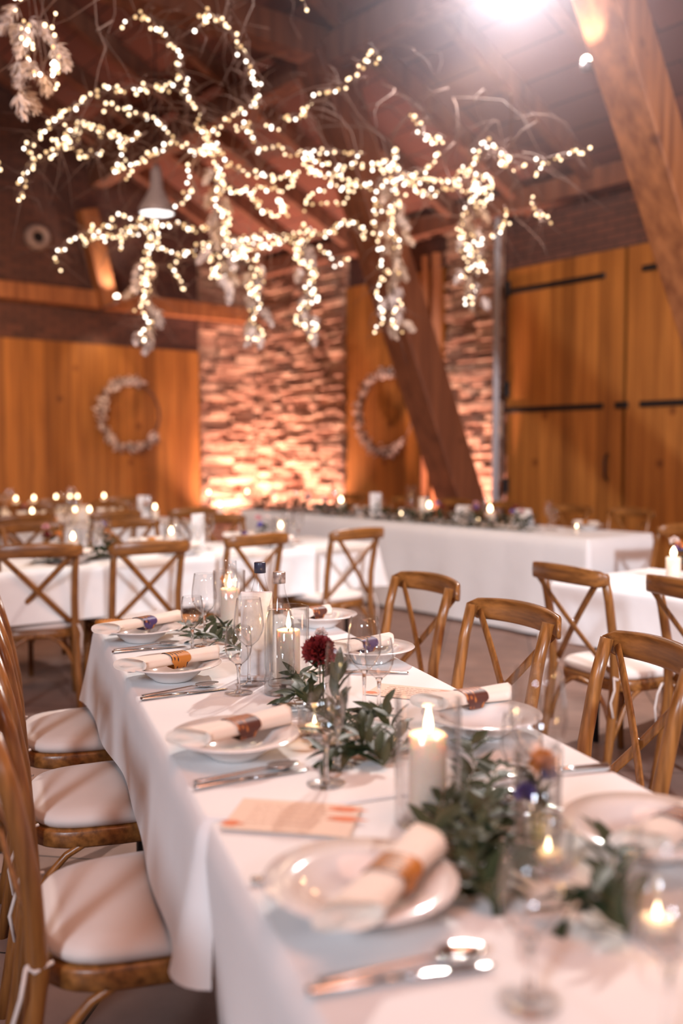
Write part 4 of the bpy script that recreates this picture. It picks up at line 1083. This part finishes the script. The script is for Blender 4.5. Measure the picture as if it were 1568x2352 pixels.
#%% ================================================================ FAIRY LIGHT CHANDELIER
mb = MB(); mb.ball((0, 0, 0), .0095, 8, 6); BULB = mb.mesh('bulb', M['bulb']); BULBW = mb.mesh('bulb_white', emis('fairy_bulb_white', (1, .88, .76), 7.5)); BULBD = mb.mesh('bulb_dim', emis('fairy_bulb_dim', (1, .62, .30), 2.2))
BROOT = None
def strand(pts, Y, label, step=.030, seed=0, wind=0.012, twig=True, dense=1, dy=.0):
    """pts: traced points; Y: depth or (Y0, Y1) running along the strand"""
    rn = random.Random(seed); Y0, Y1 = Y if isinstance(Y, tuple) else (Y, Y)
    n = len(pts); W3 = []
    for i, (x, y) in enumerate(pts):
        yy = Y0 + (Y1-Y0)*i/max(1, n-1) + .10*math.sin(i*1.3+seed); W3.append(atY(x, y, yy))
    o0 = W3[0]; W3 = [p - o0 for p in W3]
    # resample
    sm = []
    for i in range(n-1):
        p0 = W3[max(0, i-1)]; p1 = W3[i]; p2 = W3[i+1]; p3 = W3[min(n-1, i+2)]
        for j in range(4):
            t = j/4; sm.append(.5*((2*p1) + (p2-p0)*t + (2*p0-5*p1+4*p2-p3)*t*t + (3*p1-p0-3*p2+p3)*t**3))
    sm.append(W3[-1])
    t_ = thing('fairy_light_strand', label, 'fairy lights', None, o0)
    pos = []; acc = 0
    for a, b in zip(sm, sm[1:]):
        l = (b-a).length
        while acc < l:
            pos.append(a + (b-a)*(acc/l)); acc += step/dense*rn.uniform(.6, 1.4)
        acc -= l
    pos = [p + Vector((rn.gauss(0, wind), rn.gauss(0, wind*2), rn.gauss(0, wind))) for p in pos][:100]
    if len(pos) < 2: pos = [sm[0], sm[-1]]
    mb = MB(); mb.tube(pos, .0012, 4); mb.build('wire', M['wire'], t_)
    for p in pos:
        b = bpy.data.objects.new('bulb', rn.choice((BULB, BULB, BULBW, BULBD))); COL.objects.link(b); b.parent = t_; b.location = p; s_ = rn.uniform(.8, 1.1); b.scale = (s_, s_, s_)
    return [p + o0 for p in sm]
SL = [
 ([(287,57),(318,38),(333,35),(345,50),(370,75),(385,90),(400,110),(412,140),(407,165),(424,183),(428,215),(440,240),(460,258),(455,290),(470,310),(490,350)], (5.2,5.9), 'fairy light strand climbing to the upper left in a long arc', 1),
 ([(453,62),(465,45),(480,38),(505,38),(515,65),(535,80),(545,105),(560,120),(572,145),(580,178),(592,195),(590,230),(575,240),(555,250),(535,265),(505,290),(480,305)], (5.2,5.9), 'fairy light strand hooking over at top centre left', 1),
 ([(68,345),(75,330),(95,305),(120,285),(150,260),(190,230),(235,208),(275,208),(320,204),(360,203),(395,195),(410,212)], (5.0,5.8), 'fairy light strand sweeping from far left, uppermost of the left arcs', 1.25),
 ([(45,463),(52,440),(60,400),(78,370),(95,368),(125,350),(150,340),(180,315)], (5.0,5.4), 'fairy light strand drooping at the far left end', 1.1),
 ([(240,245),(265,243),(290,245),(300,260),(340,268),(370,282),(378,305),(400,320)], (5.6,5.9), 'short sparse fairy light strand below the uppermost left arc', .8),
 ([(110,352),(140,325),(160,300),(185,285),(220,300),(260,305),(290,320),(330,305)], (5.1,5.7), 'fairy light strand along the middle left branch', 1.3),
 ([(130,345),(165,320),(200,290),(240,300),(275,315),(285,340),(280,370),(262,395),(280,385),(297,410)], (5.3,5.7), 'fairy light strand dropping in a hook left of centre', 1.5),
 ([(175,345),(195,362),(215,352),(230,350)], 5.5, 'very short fairy light strand under the middle left branch', 1.4),
 ([(300,385),(340,360),(370,345),(400,325),(440,345),(470,350),(500,345)], (5.6,5.9), 'fairy light strand running into the left hub', 1.6),
 ([(545,300),(570,280),(572,300),(585,330),(600,345),(640,340),(680,350),(700,345),(760,345),(835,350)], (5.9,6.2), 'fairy light strand running level right of the left hub', 1.0),
 ([(610,295),(650,277),(695,260),(698,250),(740,220),(770,210),(800,187),(830,150),(850,125),(868,128),(872,140)], (6.0,5.2), 'fairy light strand rising to the right at upper centre', 1),
 ([(490,340),(440,370),(435,410),(440,440),(410,465),(390,475)], (5.9,6.1), 'thin fairy light strand dropping towards the pendant lamp', .9),
 ([(470,310),(485,350),(500,390),(505,430),(495,470),(520,500),(515,540),(560,570),(540,600)], (5.9,6.2), 'dense fairy light bundle down the left hub', 3.0),
 ([(495,330),(520,380),(580,400),(640,405),(680,398)], (5.9,6.2), 'fairy light strand arching right from the left hub, upper', 1.5),
 ([(500,400),(540,440),(600,435),(660,430),(680,400)], (5.9,6.3), 'fairy light strand arching right from the left hub, lower', 1.5),
 ([(560,430),(590,470),(620,500),(650,480),(640,460),(660,500)], (6.1,6.3), 'fairy light tangle at centre below the left hub', 1.9),
 ([(700,365),(715,400),(760,400),(800,410),(840,420),(845,440)], (6.1,6.4), 'fairy light strand level at centre, upper', 1.6),
 ([(695,480),(720,445),(760,430),(820,425),(770,465),(720,470)], (6.1,6.4), 'fairy light loop at centre', 1.3),
 ([(690,355),(740,375),(790,385),(840,380),(880,395),(905,380)], (6.2,6.4), 'fairy light strand reaching the right hub', 1.3),
 ([(135,610),(130,590),(145,565),(175,545),(210,530),(240,520),(270,495),(310,500),(350,515)], (5.9,6.3), 'fairy light strand drooping at left on the lower tier', 1.3),
 ([(190,560),(230,545),(280,540),(330,520),(370,570),(430,580),(480,560),(540,560),(600,550)], (6.2,6.5), 'fairy light strand along the lower tier branch at left', 1.7),
 ([(255,520),(300,530),(340,520),(400,515),(450,530),(500,520)], (6.2,6.5), 'second fairy light strand along the lower tier branch at left', 1.4),
 ([(275,575),(278,550),(295,540)], 6.3, 'tiny fairy light end hanging from the lower left branch', 1.2),
 ([(350,540),(335,580),(345,620),(325,650),(335,680),(320,710),(345,735),(322,765),(345,782)], 6.4, 'hanging fairy light column, leftmost', 1.8),
 ([(365,515),(345,560),(325,610),(345,660),(330,700)], 6.35, 'second winding of lights on the leftmost hanging column', 1.5),
 ([(412,590),(402,610),(408,640),(425,662)], 6.4, 'short single fairy light end right of the leftmost column', .9),
 ([(470,590),(505,605),(490,630),(515,640),(530,615),(485,640)], 6.4, 'fairy light knot hanging under the left hub', 1.8),
 ([(560,580),(590,630),(568,665),(598,690),(575,725),(592,745),(602,770),(568,785)], 6.5, 'hanging fairy light column, second from left', 1.6),
 ([(560,545),(600,560),(580,600),(600,640),(580,680)], 6.45, 'second winding of lights on the second hanging column', 1.3),
 ([(540,560),(600,540),(660,545),(700,530),(740,540),(790,515),(820,520),(845,555)], (6.4,6.7), 'fairy light strand along the lower tier branch at centre', 1.7),
 ([(500,590),(540,575),(590,570),(640,560),(690,550)], (6.3,6.5), 'second fairy light strand along the lower tier at centre', 1.7),
 ([(690,515),(715,540),(680,570),(690,600),(725,630),(705,660),(730,690),(690,710),(685,745),(725,740),(710,775)], 6.6, 'hanging fairy light column, third from left', 1.7),
 ([(700,540),(680,590),(715,620),(720,670),(700,710)], 6.55, 'second winding of lights on the third hanging column', 1.3),
 ([(735,575),(755,590),(765,605),(805,600)], 6.6, 'short fairy light end right of the third column', .9),
 ([(858,480),(862,530),(875,590),(878,620),(905,625),(925,630)], 6.5, 'hanging fairy light line at left of the fourth column', 1.0),
 ([(880,640),(865,665),(870,700),(880,720),(865,760)], 6.5, 'lower fairy light end of the fourth column, left side', 1.2),
 ([(915,345),(905,370),(918,400),(905,430),(915,470),(900,500),(902,540),(915,570)], 6.45, 'fairy light strand down the right hub', 2.0),
 ([(920,690),(905,725),(905,745),(920,762)], 6.5, 'lower fairy light end of the fourth column, right side', 1.3),
 ([(868,390),(885,370),(905,400),(880,420),(860,470),(900,480),(925,450)], 6.4, 'fairy light loops around the right hub', 1.5),
 ([(935,270),(955,275),(965,300),(990,320),(1020,325)], (6.0,5.7), 'short bright fairy light strand at upper right', 1.6),
 ([(1002,350),(990,380),(965,400),(930,410),(980,415),(1040,410),(1080,400)], (6.3,6.4), 'fairy light strand level right of the right hub', 1.8),
 ([(935,420),(965,440),(1000,445),(1040,425),(1090,440)], (6.3,6.4), 'lower level fairy light strand right of the right hub', 1.6),
 ([(1050,400),(1080,385),(1095,355),(1112,325),(1130,340),(1150,355),(1170,365),(1155,382),(1205,382)], (6.3,5.8), 'fairy light strand peaking at right', 1.4),
 ([(1235,405),(1240,375),(1260,365),(1300,355),(1350,345)], (5.8,5.4), 'fairy light strand reaching far right', 1.2),
 ([(1220,455),(1230,480),(1245,505),(1265,508)], 5.8, 'short drooping fairy light end at far right', 1.1),
 ([(1158,478),(1160,510),(1150,530),(1128,546)], 6.2, 'hooked fairy light end right of the fifth column', 1.5),
 ([(1075,395),(1105,410),(1085,430),(1115,440),(1080,460),(1110,470),(1130,440),(1120,400)], 6.4, 'dense fairy light knot above the fifth column', 2.4),
 ([(1065,480),(1060,540),(1080,560),(1065,590),(1110,600),(1075,620),(1115,615)], 6.45, 'hanging fairy light column, rightmost', 1.4),
 ([(1062,630),(1075,650),(1085,675),(1070,690),(1085,695)], 6.45, 'lowest fairy light end of the rightmost column', 1.4),
 ([(1055,545),(1095,545),(1100,570),(1070,600)], 6.4, 'fairy light loop on the rightmost column', 1.2),
 ([(686,2),(692,20)], 5.0, 'two fairy lights at the top edge of the view', .8),
 ([(-4,382),(6,386)], 5.2, 'fairy light end at the left frame edge', .8),
 ([(46,2),(45,30),(55,65),(50,80),(62,95),(68,115),(72,130),(78,170),(88,178)], 4.3, 'fairy lights on the left side of the flower bunch at top left', .7),
 ([(128,55),(114,88),(120,118),(125,132),(130,145),(135,155),(118,160),(130,180),(128,203)], 4.3, 'fairy lights on the right side of the flower bunch at top left', .7),
]
paths = []
for i, (pts, Y, lab, dn) in enumerate(SL): paths.append(strand(pts, Y, lab, seed=i*3+1, dense=dn, step=.037))
for (x, y, Y, e) in ((95, 110, 4.05, 7), (480, 400, 5.9, 5), (600, 560, 6.4, 5), (340, 660, 6.4, 2.5), (905, 480, 6.4, 4), (1085, 500, 6.35, 3)):
    light('strand_fill', 'POINT', atY(x, y, Y-.12), e, (1, .72, .45), shadow_soft_size=.12)  # point lights added among the bulbs to brighten dried bunches and hubs
# branches carrying them
def branch(name, label, groups, hang, seed):
    rn = random.Random(seed); o0 = Vector(hang); t = thing(name, label, 'branch', None, o0)
    for g in groups:
        mb = MB(); pp = [p + Vector((rn.gauss(0, .012), rn.gauss(0, .02)+.03, rn.gauss(0, .012)+.012)) - o0 for p in g[::2]]
        if len(pp) < 2: continue
        mb.tube(pp, [max(.003, .010*(1-abs(.5-j/len(pp))*1.2)) for j in range(len(pp))], 6)
        for j in range(1, len(pp)-1):
            for q in range(2):
                d = Vector((rn.gauss(0, 1), rn.gauss(0, 1), rn.gauss(-.2, 1))).normalized(); l = rn.uniform(.08, .28); p = pp[j]
                mb.tube([p, p+d*l*.5+Vector((rn.gauss(0, .02), 0, 0)), p+d*l + Vector((rn.gauss(0, .03), 0, -.04))], [.003, .002, .001], 4)
        mb.build('twig', M['twig'], t)
    return t
branch('hanging_branch', 'twiggy brown branch of the upper left part of the light cloud', paths[0:14], atY(490, 350, 5.9), 1)
branch('hanging_branch', 'twiggy brown branch of the lower tier of the light cloud', paths[19:34], atY(520, 560, 6.4), 2)
branch('hanging_branch', 'twiggy brown branch of the right part of the light cloud', paths[34:50], atY(910, 400, 6.4), 3)
# loose drooping wild twigs
rn = random.Random(77)
for i, (x, y, Y, n, lab) in enumerate(((560, 60, 5.4, 9, 'loose thin vines hanging at top centre'), (210, 60, 4.6, 8, 'loose thin vines hanging beside the flower bunch at top left'), (1180, 440, 5.9, 10, 'drooping thin vines at the right end of the light cloud'), (760, 330, 6.2, 12, 'tangle of thin twigs above the middle of the light cloud'), (1080, 330, 6.2, 8, 'tangle of thin twigs above the right columns'))):
    o0 = atY(x, y, Y); t = thing('hanging_vines', lab, 'vines', None, o0)
    for q in range(n):
        mb = MB(); p = Vector((rn.gauss(0, .15), rn.gauss(0, .15), rn.uniform(.1, .5))); pts = [p]; d = Vector((rn.gauss(0, .6), rn.gauss(0, .4), rn.gauss(.2, .5)))
        for j in range(7): d = d*.8 + Vector((rn.gauss(0, .35), rn.gauss(0, .3), -.25)); p = p + d.normalized()*.11; pts.append(p)
        mb.tube(pts, [.004, .004, .0035, .003, .003, .002, .0015, .001], 5); mb.build('vine', M['twig'], t)
# dried flower bunches
def bunch(x, y0, y1, Y, label, seed, wpx=28, pale=.5):
    rn = random.Random(seed); A = atY(x, y0, Y); B = atY(x, y1, Y); L = A.z-B.z; wd = wpx*Y/FPX
    t = thing('dried_flower_bunch', label, 'dried flowers', None, A)
    mb = MB()
    for q in range(5): mb.tube([(rn.gauss(0, wd*.15), rn.gauss(0, .02), .02), (rn.gauss(0, wd*.4), rn.gauss(0, .03), -L*.5), (rn.gauss(0, wd*.5), rn.gauss(0, .03), -L*rn.uniform(.8, 1))], .002, 5)
    mb.build('stem', M['twig'], t)
    for q in range(max(4, int(L/.045))):
        mb = MB(); c = Vector((rn.uniform(-wd, wd), rn.gauss(0, wd*.5), -L*(q+.5)/max(4, int(L/.045)))); d = Vector((rn.gauss(0, .5), rn.gauss(0, .4), -1)).normalized()
        l = rn.uniform(.07, .13)
        for k_ in range(80):
            f = rn.random(); e = Vector((rn.gauss(0, 1), rn.gauss(0, 1), rn.gauss(0, 1))).normalized()
            mb.leaf(c + d*l*f + e*.006, (d*.9 + e*.8), e, .055*(1.15-f*.5), .013, .1)
        mb.build('plume', M['pale' if rn.random() < pale else 'dried'], t)
bunch(85, -10, 235, 4.35, 'large bunch of cream dried flowers and plumes hanging at top left', 1, 56, .7)
bunch(340, 590, 785, 6.5, 'dried flower bunch in the leftmost hanging column', 2, 24, .6)
bunch(585, 600, 775, 6.6, 'dried flower bunch in the second hanging column', 3, 18, .4)
bunch(703, 540, 765, 6.7, 'dried flower bunch in the third hanging column', 4, 18, .4)
bunch(898, 380, 755, 6.6, 'long dried flower bunch in the fourth hanging column', 5, 24, .5)
bunch(1085, 470, 690, 6.55, 'dried flower bunch in the rightmost hanging column', 6, 24, .5)
bunch(505, 380, 660, 6.3, 'dried flower bunch in the left hub of the light cloud', 7, 26, .5)
# ------------------------------------------------------------------ scattering volume added to imitate lens glare around the flood lamp
mv = bpy.data.materials.new('lamp_glare_haze'); mv.use_nodes = True; nt = mv.node_tree; nt.nodes.clear()
out = N(nt, 'ShaderNodeOutputMaterial'); vs_ = N(nt, 'ShaderNodeVolumeScatter'); vs_.inputs['Density'].default_value = .035; vs_.inputs['Color'].default_value = (.95, .88, 1, 1); vs_.inputs['Anisotropy'].default_value = .3
nt.links.new(vs_.outputs[0], out.inputs['Volume'])
tcv = N(nt, 'ShaderNodeTexCoord'); ln = N(nt, 'ShaderNodeVectorMath', operation='LENGTH'); nt.links.new(tcv.outputs['Object'], ln.inputs[0])
mrv = N(nt, 'ShaderNodeMapRange', interpolation_type='SMOOTHSTEP'); mrv.inputs['From Min'].default_value = .25; mrv.inputs['From Max'].default_value = 1.0; mrv.inputs['To Min'].default_value = .045; mrv.inputs['To Max'].default_value = 0
nt.links.new(ln.outputs['Value'], mrv.inputs['Value']); nt.links.new(mrv.outputs[0], vs_.inputs['Density'])
mb = MB(); mb.ball((0, 0, 0), 1.0, 24, 14); hz = mb.build('lamp_glare_haze', mv); hz.location = (1.35, 6.0, 4.6); hz.scale = (2.6, 3.0, 2.2)
tag(hz, 'added glow volume imitating lens glare around the flood lamp', 'haze', None, 'stuff')
